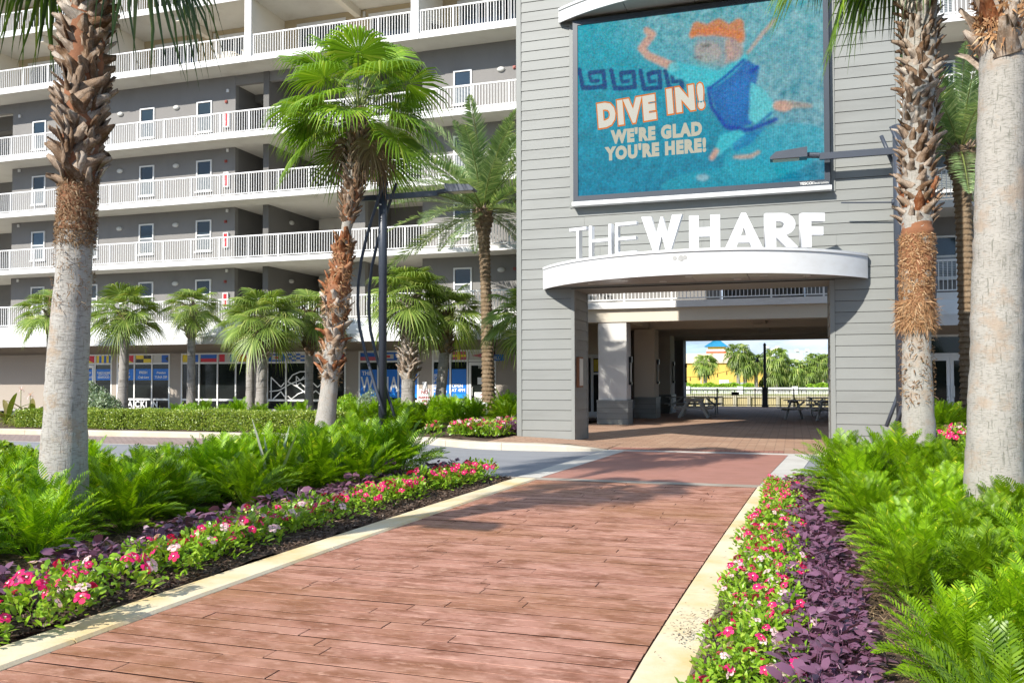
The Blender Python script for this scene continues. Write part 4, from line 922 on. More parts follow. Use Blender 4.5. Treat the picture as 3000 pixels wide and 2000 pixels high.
# ================================================================== FAR SIDE SEEN THROUGH THE ARCHWAY
fence_m = MAT('black_fence', (.03, .03, .032), .45, .1)
fn = tag(empty('black_fence', (-2, 49.0, 0)), 'black metal picket fence at the far end of the archway', 'fence'); fn.location = (0, 0, 0)
MB().box(-14, 16, 48.98, 49.02, .88, .93).box(-14, 16, 48.98, 49.02, .08, .12).build('rail', fence_m, fn)
pk = MB()
for i in range(250): pk.box(-14+i*.12-.009, -14+i*.12+.009, 48.992, 49.008, .12, .88)
tag(pk.build('pickets', fence_m, fn), kind='stuff')
for i in range(16): MB().box(-14+i*2-.03, -14+i*2+.03, 48.96, 49.04, .012, 1.0).build('fence_post', fence_m, fn)
MB().box(-3.25, -2.85, 48.93, 48.975, .62, .80).build('fence_plate', fence_m, fn)
bl = tag(empty('black_lamp', (-1.45, 48.2, .012)), 'black lamp post with a hanging bell lamp at the end of the archway', 'street lamp')
MB().box(-.17, .17, -.17, .17, 0, .12).box(-.14, .14, -.14, .14, .12, .98).box(-.16, .16, -.16, .16, .98, 1.05).build('plinth', lamp_metal, bl)
MB().tube([(0, 0, 1.05), (0, 0, 3.3)], .07, 12).tube([(0, 0, 3.3), (0, 0, 3.42)], [.09, .04], 12).build('post', black_metal, bl)
MB().bar((0, 0, 3.0), (-.38, 0, 2.62), .03).bar((0, 0, 2.70), (-.4, 0, 2.62), .03).bar((0, 0, 3.15), (.4, 0, 3.11), .02).build('bracket', black_metal, bl)
MB().tube([(-.38, 0, 2.62), (-.38, 0, 2.5), (-.38, 0, 2.40)], [.04, .08, .19], 14).build('bell_shade', black_metal, bl, True)
# lower lawn and basin side
sheet('lawn', -120, 120, 49.7, 700, -1.15, lawn_mat)
wood = MAT('weathered_wood', (.36, .33, .25), .85, .15, 4, .3, 20, rnd=.12)
pw = tag(empty('piling_wall', (-2, 75, -1.1)), 'low wall of weathered wooden pilings beyond the black fence', 'wall'); pw.location = (0, 0, 0)
MB().box(-40, 30, 74.9, 75.4, -.08, .06).build('cap_beam', wood, pw)
for i in range(46): MB().box(-30+i*1.15-.13, -30+i*1.15+.13, 74.7, 74.96, -1.2, .10).build('piling', wood, pw)
MB().box(-40, 30, 75.0, 75.1, -1.2, -.09).build('board_face', MAT('bulkhead_boards', (.42, .36, .20), .85, .25, 1.5), pw)
wf = tag(empty('white_fence', (-2, 148, -1.1)), 'long white picket fence in front of the yellow building', 'fence'); wf.location = (0, 0, 0)
MB().box(-60, 45, 148, 148.06, -.16, -.06).box(-60, 45, 148, 148.06, -1.05, -.97).build('rail', white, wf)
pk = MB()
for i in range(700): pk.box(-60+i*.15-.035, -60+i*.15+.035, 147.97, 148.0, -1.1, -.1)
tag(pk.build('pickets', white, wf), kind='stuff')
for i in range(13): MB().box(-60+i*8.6-.45, -60+i*8.6+.45, 147.5, 148.3, -1.15, .12).build('fence_post', white, wf)
ywall = MAT('yellow_stucco', (.62, .42, .09), .85, .05, .1); bcr = MAT('cream_parapet', (.66, .56, .44), .85, .06, .08)
yb = tag(empty('yellow_building', (-30, 190, -1.1)), 'yellow building with cream parapet and blue roofed cupola beyond the archway', 'building'); yb.location = (0, 0, 0)
MB().box(-75, -4.2, 180, 215, -1.2, 4.9).build('wall', ywall, yb); MB().box(-75, -9.5, 180.5, 214.5, 4.9, 6.5).build('parapet', bcr, yb); MB().box(-75.3, -4.0, 179.6, 180.45, 4.5, 5.1).build('cornice', bcr, yb)
MB().box(-14.3, -12.4, 179.85, 179.99, -1.2, 1.1).build('door', white, yb); MB().box(-18.0, -17.8, 179.8, 179.99, -1.2, 3.6).build('downpipe', bcr, yb)
for x0, x1 in ((-13.0, -8.6), (-5.2, -1.0)): tag(MB().box(x0, x1, 177, 179, -1.2, .55).box(x0+.2, x1-.2, 177.2, 178.8, .55, .62).build('utility_box', MAT('utility_box', (.33, .38, .35), .6, .08), None), 'grey green utility box '+('against the yellow wall' if x0 < -8 else 'right of the yellow building behind the hedge'), 'utility box', 'utility boxes')
cup = tag(empty('roof_cupola', parent=yb)); 
xc0 = px(2101, 189)-2.05; xc1 = xc0+4.1
MB().box(xc0, xc1, 187, 191, 6.4, 7.1).build('red_band', MAT('cupola_red', (.62, .10, .03), .6, .05), yb)
MB().box(xc0+.08, xc1-.08, 187.1, 190.9, 7.1, 7.55).build('white_band', white, yb); MB().box(xc0+.3, xc1-.3, 187.3, 190.7, 7.55, 8.1).build('yellow_drum', MAT('cupola_yellow', (.66, .42, .02), .6, .05), yb)
xm = (xc0+xc1)/2; rf = MB(); rf.add([(xc0-.4, 186.6, 8.05), (xc1+.4, 186.6, 8.05), (xc1+.4, 191.4, 8.05), (xc0-.4, 191.4, 8.05), (xm-.2, 189, 9.75), (xm+.2, 189, 9.75)], [(0, 1, 5, 4), (1, 2, 5), (2, 3, 4, 5), (3, 0, 4), (3, 2, 1, 0)])
broof = MAT('blue_roof', (.02, .22, .38), .45, .08, 1.5); rf.build('cupola_roof', broof, yb)
rb = MB()
for i in range(13):
    f_ = i/12; rb.bar((xc0-.4+(xc1-xc0+.8)*f_, 186.6, 8.08), (xm-.2+.4*f_, 189, 9.78), .05)
tag(rb.build('roof_seams', broof, yb), kind='stuff')
bpy.data.objects.remove(cup)
hh = tag(empty('pale_house', (20, 230, -1)), 'pale low house with yellow trim far behind the right hand palms', 'house'); hh.location = (0, 0, 0)
MB().box(6, 40, 225, 240, -1.2, 4.2).build('wall', bcr, hh); MB().box(5.5, 40.5, 224, 224.9, 1.4, 2.0).build('yellow_band', MAT('yellow_trim', (.62, .42, .03), .6, .05), hh)
MB().prism([(5, 4.2), (41, 4.2), (30, 7.5), (14, 7.5)], 'y', 224.5, 241).build('roof', MAT('grey_roof', (.30, .30, .29), .8, .1), hh)
for x in (10, 16, 22): MB().box(x, x+3, 224.92, 224.99, -1, 1.2).build('window', glass_win, hh)
tag(MB().box(-2, 30, 176, 176.3, -1.2, .75).build('board_fence', MAT('pale_fence', (.55, .56, .56), .7, .08, .3), None), 'pale board fence between the far palms', 'fence')
for (x, zt, lab) in ((2263, 1020, 'tall pale floodlight pole behind the black lamp post'), (2350, 1030, 'white floodlight pole between the far palms')):
    X_ = px(x, 168); zt_ = 1.6+(1106-zt)*160/2541
    r = tag(empty('floodlight_pole', (X_, 168, -1.2)), lab, 'light pole', 'floodlight poles')
    MB().tube([(0, 0, 0), (0, 0, zt_+1.2)], [.26, .18], 10).build('pole', white, r); MB().box(-1.0, 1.0, -.08, .08, zt_+1.0, zt_+1.15).build('cross_arm', white, r)
    for s in (-1, 1): MB().box(s*.9-.35, s*.9+.35, -.4, .3, zt_+1.15, zt_+1.55).build('floodlight', white, r)
# string lights
bulb = MAT('bulb_socket', (.05, .05, .045), .5, .1)
for (xa, ya, xb_, yb_, sag, Y_, lab) in ((2009, 1105, 2170, 1074, .12, 47.5, 'string of bulbs sagging across the yellow wall'), (2262, 1055, 2440, 1064, .1, 60, 'string of bulbs above the far right palms')):
    d0, d1 = ray(xa, ya), ray(xb_, yb_); A_ = Vector((0, 0, EYE))+d0*(Y_/d0.y); B_ = Vector((0, 0, EYE))+d1*(Y_/d1.y)
    r = tag(empty('string_lights', (0, 0, 0)), lab, 'string lights', 'string lights'); P = [A_.lerp(B_, i/24)+Vector((0, 0, -sag*4*(i/24)*(1-i/24))) for i in range(25)]
    MB().tube(P, .012, 6).build('cable', bulb, r)
    for i in range(2, 24, 4): MB().tube([P[i], P[i]-Vector((0, 0, .14)), P[i]-Vector((0, 0, .2))], [.022, .022, .035], 8).build('bulb', bulb, r)
# ================================================================== VEGETATION MATERIALS
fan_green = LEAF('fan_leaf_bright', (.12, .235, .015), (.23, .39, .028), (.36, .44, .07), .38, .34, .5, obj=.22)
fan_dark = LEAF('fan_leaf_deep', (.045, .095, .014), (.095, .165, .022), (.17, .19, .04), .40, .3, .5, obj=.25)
sabal_leaf = LEAF('sabal_leaf', (.12, .195, .032), (.26, .365, .07), (.47, .50, .16), .40, .30, .5, obj=.2)
date_leaf = LEAF('date_leaf', (.14, .23, .095), (.29, .42, .18), (.56, .62, .36), .38, .28, .5, obj=.15)
dead_leaf = LEAF('dead_leaf', (.16, .10, .06), (.28, .19, .10), (.34, .26, .17), .75, .15)
petiole_m = MAT('petiole', (.20, .24, .06), .5, .15, 5)
zamia_leaf = LEAF('coontie_leaf', (.115, .24, .004), (.26, .44, .009), (.52, .56, .03), .38, .38, .38, obj=.30, c3at=.95)
hedge_leaf = LEAF('hedge_leaf', (.11, .19, .016), (.28, .38, .035), (.48, .52, .09), .30, .22, .6)
vinca_leaf = LEAF('vinca_leaf', (.13, .28, .016), (.31, .50, .035), (.46, .60, .08), .35, .32, .45)
purple_leaf = LEAF('purple_leaf', (.10, .038, .075), (.20, .09, .15), (.33, .20, .28), .40, .15, .5)
varieg = LEAF('variegated_leaf', (.16, .24, .03), (.36, .40, .07), (.50, .47, .14), .4, .3)
broad_leaf = LEAF('broad_leaf', (.09, .15, .02), (.20, .24, .04), (.30, .22, .08), .32, .28, .6)
silver_leaf = LEAF('silver_leaf', (.16, .24, .12), (.27, .35, .20), (.55, .56, .5), .5, .2)
petal_red = LEAF('petal_magenta', (.62, .006, .11), (.80, .014, .18), (.78, .03, .10), .5, .3)
petal_pink = LEAF('petal_pale_pink', (.78, .42, .50), (.84, .58, .62), (.85, .70, .70), .5, .35)
petal_eye = MAT('petal_eye', (.85, .60, .62), .5, .05)
def bark_mat(name, c1, c2, c3, vs=(48, 48, 4.5), hs=(9, 9, 75), fib=None):
    m, t, b, out = nodes(name); n1 = noise(t, coord(t, vs), 1.0, 5, .65); n2 = noise(t, coord(t, hs), 1.0, 4, .6); n3 = noise(t, coord(t, (2, 2, 1.5)), 1.0, 4, .6)
    crack = ramp(t, n1, [(.34, (0, 0, 0)), (.42, (1, 1, 1))]); ring = ramp(t, n2, [(.36, (.30, .30, .30)), (.47, (1, 1, 1))])
    mul = N(t, 'ShaderNodeMath', {0: crack, 1: ring}, operation='MULTIPLY').outputs[0]
    c = mixc(t, n3, c4(c1), c4(c2)); c = mixc(t, mul, c4(c3), c)
    if fib: c = mixc(t, ramp(t, noise(t, coord(t, (2.2, 2.2, 2.6)), 1.0, 5, .7), [(.52, (0, 0, 0)), (.62, (.85, .85, .85))]), c, c4(fib))
    t.links.new(c, b.inputs['Base Color']); b.inputs['Roughness'].default_value = .9
    hsum = N(t, 'ShaderNodeMath', {0: mul, 1: noise(t, coord(t, (60, 60, 20)), 1., 3)}, operation='ADD').outputs[0]; bump(t, b, hsum, .4, .010); return m
bark_grey = bark_mat('palm_bark_grey', (.34, .322, .29), (.44, .42, .385), (.18, .16, .138), (55, 55, 6), (14, 14, 85), fib=(.36, .28, .205))
bark_pale = bark_mat('palm_bark_pale', (.31, .29, .255), (.40, .378, .34), (.18, .178, .145), (62, 62, 5.5), (20, 20, 105), fib=(.35, .28, .215))
bark_sabal = bark_mat('sabal_bark', (.28, .255, .225), (.36, .34, .31), (.14, .12, .10), (16, 16, 3), (3, 3, 30))
def boot_mat(name, c1, c2, c3):
    m, t, b, out = nodes(name); oi = t.nodes.new('ShaderNodeObjectInfo'); g = t.nodes.new('ShaderNodeNewGeometry'); r = N(t, 'ShaderNodeMath', {0: oi.outputs['Random'], 1: g.outputs['Random Per Island']}, operation='ADD').outputs[0]; r = N(t, 'ShaderNodeMath', {0: r}, operation='FRACT').outputs[0]
    st = noise(t, coord(t, (55, 55, 5)), 1., 5, .7); c = ramp(t, r, [(0, c1), (.55, c2), (1, c3)])
    c = mixc(t, ramp(t, st, [(.35, (.75, .75, .75)), (.6, (0, 0, 0))]), c, c4(c1, .45)); c = mixc(t, ramp(t, noise(t, coord(t), 9, 5, .7), [(.5, (0, 0, 0)), (.7, (.6, .6, .6))]), c, c4(c3, 1.15))
    t.links.new(c, b.inputs['Base Color']); b.inputs['Roughness'].default_value = .92; b.inputs['Specular IOR Level'].default_value = .15; bump(t, b, st, .7, .012); return m
boot_m = boot_mat('palm_boot', (.15, .085, .045), (.25, .165, .105), (.40, .32, .25))
boot_pale = boot_mat('palm_boot_pale', (.25, .17, .11), (.42, .34, .27), (.56, .50, .43))
boot_rust = boot_mat('palm_boot_rust', (.18, .06, .022), (.30, .11, .045), (.44, .27, .16))
fibre_m = LEAF('palm_fibre', (.26, .12, .05), (.42, .24, .11), (.56, .40, .24), .8, .1)
fibre_core = MAT('palm_fibre_core', (.24, .10, .045), .85, .4, 14, .6, 60)
fibre_brown = LEAF('palm_fibre_brown', (.14, .07, .03), (.26, .16, .08), (.36, .27, .17), .8, .1)
date_bark = MAT('date_bark', (.17, .115, .065), .9, .4, 16, .6, 60, stain=((.30, .235, .16), 6))
# ================================================================== LEAF BUILDERS (arrays of triangles)
def rot_elev(e): return np.array([math.cos(e), 0, math.sin(e)])
def petiole_pts(e, L, bend, n=6):
    p = np.zeros(3); out = [p.copy()]; a = e
    for i in range(n): a -= bend/n; p = p+rot_elev(a)*(L/n); out.append(p.copy())
    return out, a
def tri_tube(pts, w0, w1):
    v = []; f = []; n = len(pts)
    for i, p in enumerate(pts):
        w = w0+(w1-w0)*i/(n-1); d = pts[min(i+1, n-1)]-pts[max(i-1, 0)]; d = d/np.linalg.norm(d); s = np.cross(d, [0, 0, 1.]); s = s/(np.linalg.norm(s)+1e-9); u_ = np.cross(s, d)
        v += [p+s*w, p-s*w, p-u_*w*.8]
    for i in range(n-1):
        for k in range(3):
            a, b = i*3+k, i*3+(k+1) % 3; f += [(a, b, b+3), (a, b+3, a+3)]
    return np.array(v), np.array(f)
def fan_leaf(seed, e, R=1., pet=1.1, nseg=40, amax=2.25, bend=.5, droop=.18, tip=.35, costa=.0, fuse=.5, split=None):
    rg = np.random.default_rng(seed); P, a2 = petiole_pts(e, pet, bend); tv, tf = tri_tube(P, .022, .012)
    V = [tv]; F = [tf]; M_ = [np.ones(len(tf), int)]; nv = len(tv); base = P[-1]; f0 = rot_elev(a2-.15); s0 = np.array([0, 1., 0]); roll = rg.normal(0, .25); n0 = np.cross(f0, s0)
    if n0[2] < 0: n0 = -n0
    s1 = s0*math.cos(roll)+n0*math.sin(roll); n1 = n0*math.cos(roll)-s0*math.sin(roll); da = 2*amax/nseg
    for i in range(nseg):
        if rg.random() < .03: continue
        a = -amax+da*(i+.5)+rg.normal(0, da*.1); k = abs(a)/amax; L_ = R*(1-.30*k**2)*rg.uniform(.9, 1.06)
        d = f0*math.cos(a)+s1*math.sin(a)+n1*(.20*k); d /= np.linalg.norm(d); w = np.cross(n1, d); w /= np.linalg.norm(w); gr = np.array([0, 0, -1.])
        def pt(q, side, rg=rg):
            r = q*L_; hw = r*math.tan(da/2) if q <= fuse else fuse*L_*math.tan(da/2)*max(0, (1-(q-fuse)/(1-fuse)))**.8
            dr = droop*q**2+tip*max(0, (q-fuse)/(1-fuse))**2*(1 if abs(d[2]) < .9 else .5); dr += costa*max(0, math.cos(a))*q**2
            return base+d*r*(1-.25*dr)+w*hw*side+n1*(hw*.45*(1-abs(side)) - hw*.25*abs(side))+gr*dr*L_
        vs = [pt(.03, 0), pt(fuse, -1), pt(fuse, 0), pt(fuse, 1), pt(.5*(1+fuse), -1), pt(.5*(1+fuse), 0), pt(.5*(1+fuse), 1), pt(1., 0)+rg.normal(0, .03, 3)*R]
        V.append(np.array(vs)); F.append(np.array([(0, 1, 2), (0, 2, 3), (1, 4, 5), (1, 5, 2), (2, 5, 6), (2, 6, 3), (4, 7, 5), (5, 7, 6)])+nv); M_.append(np.zeros(8, int)); nv += 8
    return np.concatenate(V), np.concatenate(F), np.concatenate(M_)
def pinnate_leaf(seed, e, L=3.2, bend=1.3, n=58, ll=.42, lw=.016, vee=.45, fwd=.8, dead=False):
    rg = np.random.default_rng(seed); P, a2 = petiole_pts(e, L, bend, 16); tv, tf = tri_tube(P, .028, .006); V = [tv]; F = [tf]; M_ = [np.ones(len(tf), int)]; nv = len(tv); PP = np.array(P)
    twist = rg.normal(0, .35)
    for i in range(n):
        q = .10+.89*i/(n-1); x = q*16; k = min(int(x), 15); p = PP[k]+(PP[k+1]-PP[k])*(x-k); d = PP[k+1]-PP[k]; d /= np.linalg.norm(d); s0 = np.array([0, 1., 0]); n0 = np.cross(d, s0)
        if n0[2] < 0 and abs(e) < 1.5: n0 = -n0
        tw = twist*q; s = s0*math.cos(tw)+n0*math.sin(tw); nn = n0*math.cos(tw)-s0*math.sin(tw)
        prof = (math.sin(math.pi*min(1, q*.95+.06))**.6)
        for sd in (-1, 1):
            l = ll*prof*rg.uniform(.85, 1.1); dd = d*(fwd+rg.normal(0, .12))+s*sd+nn*(vee+rg.normal(0, .15)); dd /= np.linalg.norm(dd); w = np.cross(dd, nn); w /= np.linalg.norm(w)+1e-9
            g_ = np.array([0, 0, -1.])*l
            vs = [p, p+dd*l*.35+w*lw-g_*-.02, p+dd*l*.35-w*lw-g_*-.02, p+dd*l+g_*.16]
            V.append(np.array(vs)); F.append(np.array([(0, 1, 2), (1, 3, 2)])+nv); M_.append(np.zeros(2, int)); nv += 4
    return np.concatenate(V), np.concatenate(F), np.concatenate(M_)
def leaf_meshes(fn, elevs, mats, seeds=2, **k):
    out = []
    for j, e in enumerate(elevs):
        row = []
        for s in range(seeds):
            kk = {a: (b(e) if callable(b) else b) for a, b in k.items()}
            v, f, m = fn(j*17+s*101+3, e, **kk); row.append(npmesh('frond', v, f, mats, False, m))
        out.append(row)
    return out
EL8 = [1.45, 1.1, .75, .4, .05, -.35, -.8, -1.2]
def crown(parent, top, meshes, n, rs, emin=-1.2, emax=1.45, sc=1., skew=1.0, mat_old=None, wind=None, var=(.88, 1.1)):
    rg = np.random.default_rng(rs)
    for i in range(n):
        q = (i+.5)/n; e = emax+(emin-emax)*q**skew; j = int(np.argmin([abs(e-x) for x in EL8])); az = i*2.39996+rg.normal(0, .15)
        if wind is not None: az += wind[1]*math.sin(wind[0]-az)
        me_ = meshes[j][int(rg.integers(len(meshes[j])))]
        r_ = .06*min(1, q+.2); s = sc*rg.uniform(*var)
        link('frond', me_, parent, (top[0]+math.cos(az)*r_, top[1]+math.sin(az)*r_, top[2]-.18*q), (0, 0, az), (s, s, s))
# ================================================================== TRUNKS AND BOOTS
def interp(path, n):
    P = np.array(path, float); t = np.concatenate([[0], np.cumsum(np.linalg.norm(np.diff(P[:, :3], axis=0), axis=1))]); q = np.linspace(0, t[-1], n)
    out = np.stack([np.interp(q, t, P[:, c]) for c in range(P.shape[1])], 1)
    for _ in range(2): out[1:-1] = (out[:-2]+2*out[1:-1]+out[2:])/4
    return out
def trunk(parent, path, mat, n=110, seg=30, amp=.012, seed=0, name='trunk'):
    rg = np.random.default_rng(seed); Q = interp(path, n); a = np.linspace(0, 2*np.pi, seg, endpoint=False); rip = smooth(rg.normal(0, 1, (n, seg)), 2); rip /= rip.std(); ring = rg.normal(0, .5, (n, 1))
    R = Q[:, 3:4]*(1+amp*rip+amp*ring); v = np.stack([Q[:, 0:1]+np.cos(a)*R, Q[:, 1:2]+np.sin(a)*R, np.repeat(Q[:, 2:3], seg, 1)], -1).reshape(-1, 3)
    i = (np.arange(n-1)[:, None]*seg+np.arange(seg)[None]).ravel(); k = (np.arange(n-1)[:, None]*seg+(np.arange(seg)[None]+1) % seg).ravel()
    return link(name, npmesh(name, v, np.stack([i, k, k+seg, i+seg], 1), mat, True), parent), Q
def boot_arrays(seed, L=.33, w0=.185):
    rg = np.random.default_rng(seed); V = []; F = []
    C = np.array([(0, 0, 0), (.07, 0, .30), (.15, 0, .66), (.27+rg.uniform(-.05, .12), 0, 1.0)])*L; wd = np.array([1.25, 1.1, .80, .46+rg.uniform(-.2, .12)])*w0; th = np.array([.03, .026, .02, .010])
    for c, w, t_ in zip(C, wd, th):
        for yy, xx in ((-w/2, -t_*.5), (0, t_*.6), (w/2, -t_*.5), (w/2*.7, -t_*1.3), (-w/2*.7, -t_*1.3)): V.append(c+np.array([xx, yy, 0])+rg.normal(0, .008, 3))
    for r in range(3):
        for k in range(5): a, b = r*5+k, r*5+(k+1) % 5; F += [(a, b, b+5), (a, b+5, a+5)]
    F += [(15, 16, 17), (15, 17, 18), (15, 18, 19)]
    return np.array(V), np.array(F)
BOOTS = [boot_arrays(s) for s in range(6)]
def boots(parent, Q, z0, z1, n, mats, sc=1., seed=0, joined=False, r_off=0., tilt=(-.1, .35), cross=.45, name='leaf_base'):
    rg = np.random.default_rng(seed); V = []; F = []; nv = 0
    ms = [[npmesh('leaf_base', v, f, m) for v, f in BOOTS] for m in mats] if not joined else None
    for i in range(n):
        z = z0+(z1-z0)*(i+rg.uniform(0, .6))/n; ax = [np.interp(z, Q[:, 2], Q[:, c]) for c in (0, 1)]; r = np.interp(z, Q[:, 2], Q[:, 3])+r_off; a = i*2.39996+rg.normal(0, .12)
        eu = (rg.choice((-1, 1))*cross*rg.uniform(.5, 1.2), rg.uniform(*tilt), a); s = sc*rg.uniform(.8, 1.2); loc = (ax[0]+math.cos(a)*r*.95, ax[1]+math.sin(a)*r*.95, z)
        if not joined: link(name, ms[int(rg.integers(len(ms)))][int(rg.integers(6))], parent, loc, eu, (s, s, s))
        else:
            from mathutils import Euler
            v, f = BOOTS[int(rg.integers(6))]; v = (v*s)@np.array(Euler(eu).to_matrix()).T+np.array(loc); V.append(v); F.append(f+nv); nv += len(v)
    if joined: return tag(link(name, npmesh(name, np.concatenate(V), np.concatenate(F), mats[0]), parent), kind='stuff')
def fibres(parent, Q, z0, z1, n, mat, L=.16, w=.006, out=.35, seed=0, r_off=.0, down=False):
    rg = np.random.default_rng(seed); z = rg.uniform(z0, z1, n); a = rg.uniform(0, 2*np.pi, n); r = np.interp(z, Q[:, 2], Q[:, 3])+r_off+rg.uniform(0, .03, n)
    p = np.stack([np.interp(z, Q[:, 2], Q[:, 0])+np.cos(a)*r, np.interp(z, Q[:, 2], Q[:, 1])+np.sin(a)*r, z], 1); rad_ = np.stack([np.cos(a), np.sin(a), 0*a], 1); tan_ = np.stack([-np.sin(a), np.cos(a), 0*a], 1)
    d = rad_*(rg.uniform(.05, out, n))[:, None]+tan_*rg.normal(0, .6, n)[:, None]+np.array([0, 0, 1.])*(rg.normal(-.8 if down else .1, .6, n))[:, None]; d /= np.linalg.norm(d, axis=1)[:, None]; l = (L*rg.uniform(.5, 1.3, n))[:, None]
    s = np.cross(d, rad_); s /= np.linalg.norm(s, axis=1)[:, None]+1e-9; ww = (w*rg.uniform(.6, 2.2, n))[:, None]
    V = np.stack([p-s*ww, p+s*ww, p+d*l*.5+s*ww*.9+rad_*.012, p+d*l*.5-s*ww*.9+rad_*.012, p+d*l+np.array([0, 0, -.02])], 1).reshape(-1, 3); b = np.arange(n)[:, None]*5
    F = np.concatenate([b+np.array([[0, 1, 2]]), b+np.array([[0, 2, 3]]), b+np.array([[3, 2, 4]])])
    return tag(link('fibre_wrap', npmesh('fibre_wrap', V, F, mat), parent), kind='stuff')
# ================================================================== BIG FAN PALMS
FAN = leaf_meshes(fan_leaf, EL8, [fan_green, petiole_m], 3, R=1.12, pet=lambda e: 1.0+.25*max(0, math.sin(e)), nseg=46, bend=lambda e: .45 if e > .2 else .25, droop=.12, tip=lambda e: .30 if e > 0 else .22)
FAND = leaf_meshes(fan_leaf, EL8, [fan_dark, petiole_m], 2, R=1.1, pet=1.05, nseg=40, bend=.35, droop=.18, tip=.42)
FANX = leaf_meshes(fan_leaf, [-.9, -1.25], [dead_leaf, dead_leaf], 2, R=.95, pet=.8, nseg=34, bend=.25, droop=.3, tip=.5)
def big_palm(name, label, base, path, bark, seed, **kw):
    r = tag(empty(name, base), label, 'palm tree'); o, Q = trunk(r, path, bark, seed=seed, n=140, seg=36, amp=.014); return r, Q
# left palm
pl, Q = big_palm('fan_palm', 'thick grey fan palm trunk with crossed brown leaf bases in the left foreground', (px(188, 7.4), 7.4, .03), [(0, 0, 0, .275), (.0, 0, .5, .245), (.02, 0, 1.2, .218), (.05, .01, 2.0, .202), (.10, .02, 2.8, .178), (.13, .03, 3.6, .168), (.21, .05, 5.4, .182), (.25, .06, 6.4, .19), (.29, .07, 8.3, .19)], bark_grey, 1)
boots(pl, Q, 3.62, 6.8, 300, [boot_m, boot_m, boot_pale], .72, 4, r_off=.0, tilt=(-.05, .42), cross=.8); trunk(pl, [(*q[:3], q[3]*1.04) for q in Q if 3.6 < q[2] < 7.5], fibre_core, 30, 24, .02, 33, 'fibre_core')
fibres(pl, Q, 3.0, 3.75, 3400, fibre_brown, .055, .0030, .14, 2); fibres(pl, Q, 2.3, 3.1, 500, fibre_brown, .06, .002, .2, 22); trunk(pl, [(*q[:3], q[3]*1.05) for q in Q if 3.12 < q[2] < 3.7], fibre_core, 20, 24, .03, 3, 'fibre_core')
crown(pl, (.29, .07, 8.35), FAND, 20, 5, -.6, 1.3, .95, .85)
for az, e_, s_, dz in ((-.15, 6, 1.25, -.30), (.45, 6, 1.2, .1), (.15, 6, 1.15, .25), (2.9, 6, 1.2, .0), (3.3, 6, 1.15, -.15)): link('frond', FAND[e_][0], pl, (.29, .07, 7.75+dz), (0, 0, az), (s_, s_, s_))
# off-frame palm of the same row (its crown shades the promenade)
po, Qo = big_palm('fan_palm', 'fan palm out of frame whose crown shadow falls across the promenade', (-6.75, 3.0, .03), [(0, 0, 0, .3), (.05, 0, 3, .24), (.1, 0, 7.2, .22)], bark_grey, 9)
crown(po, (.1, 0, 7.3), FAND, 18, 15, -.3, 1.1, .66, .9); boots(po, Qo, 5.4, 7.2, 40, [boot_m], 1.2, 8, joined=True)
# bushy palm in front of the condominium
MPX, MPY = px(950, 20.35), 20.35
def mp_(x, y, r_px):                       # image point of the trunk -> local offset
    dp = 23.1; return (((x-952)/FPX*dp)*.951, ((x-952)/FPX*dp)*.3085, EYE+(1107-y)/FPX*dp-.1, r_px/FPX*dp)
pm, Q = big_palm('fan_palm', 'leaning fan palm with bright green crown and torn rusty trunk beside the lamp', (MPX, MPY, .1), [mp_(950, 1292, 33), mp_(955, 1240, 30), mp_(962, 1180, 27), mp_(968, 1120, 24), mp_(975, 1040, 27), mp_(985, 960, 26), mp_(985, 890, 32), mp_(988, 850, 33), mp_(1003, 790, 25), mp_(1010, 720, 22), mp_(1014, 680, 14), mp_(1022, 640, 18), mp_(1032, 560, 27), mp_(1040, 480, 27), mp_(1046, 420, 25), mp_(1052, 330, 20)], bark_pale, 5)
z_ = lambda y: EYE+(1107-y)/FPX*23.1-.1
boots(pm, Q, z_(655), z_(340), 190, [boot_m], .78, 11, tilt=(-.05, .6), cross=.35); trunk(pm, [(*q[:3], q[3]*1.03) for q in Q if z_(650) < q[2] < z_(330)], fibre_core, 30, 24, .04, 16, 'fibre_core')
boots(pm, Q, z_(1115), z_(880), 74, [boot_pale, boot_pale, boot_rust], .95, 12, tilt=(-.2, .6), cross=.6)
boots(pm, Q, z_(890), z_(700), 40, [boot_rust], 1.0, 13, tilt=(-.25, .3), cross=.5)
trunk(pm, [(*q[:3], q[3]*1.06) for q in Q if z_(905) < q[2] < z_(700)], fibre_core, 30, 24, .05, 6, 'fibre_core'); fibres(pm, Q, z_(905), z_(700), 700, fibre_m, .18, .009, .5, 5); fibres(pm, Q, z_(1120), z_(880), 500, fibre_brown, .2, .009, .6, 6)
top = mp_(1050, 362, 20)[:3]
crown(pm, (top[0], top[1], top[2]+.30), FAN, 36, 27, -.42, 1.52, 1.18, 1.15, wind=(2.6, .25), var=(.78, 1.2))
for az, j, s_ in ((.15, 0, 1.1), (-.2, 0, 1.05), (2.8, 0, .9)): link('frond', FANX[j][0], pm, (top[0], top[1], top[2]+.15), (0, 0, az), (s_, s_, s_))
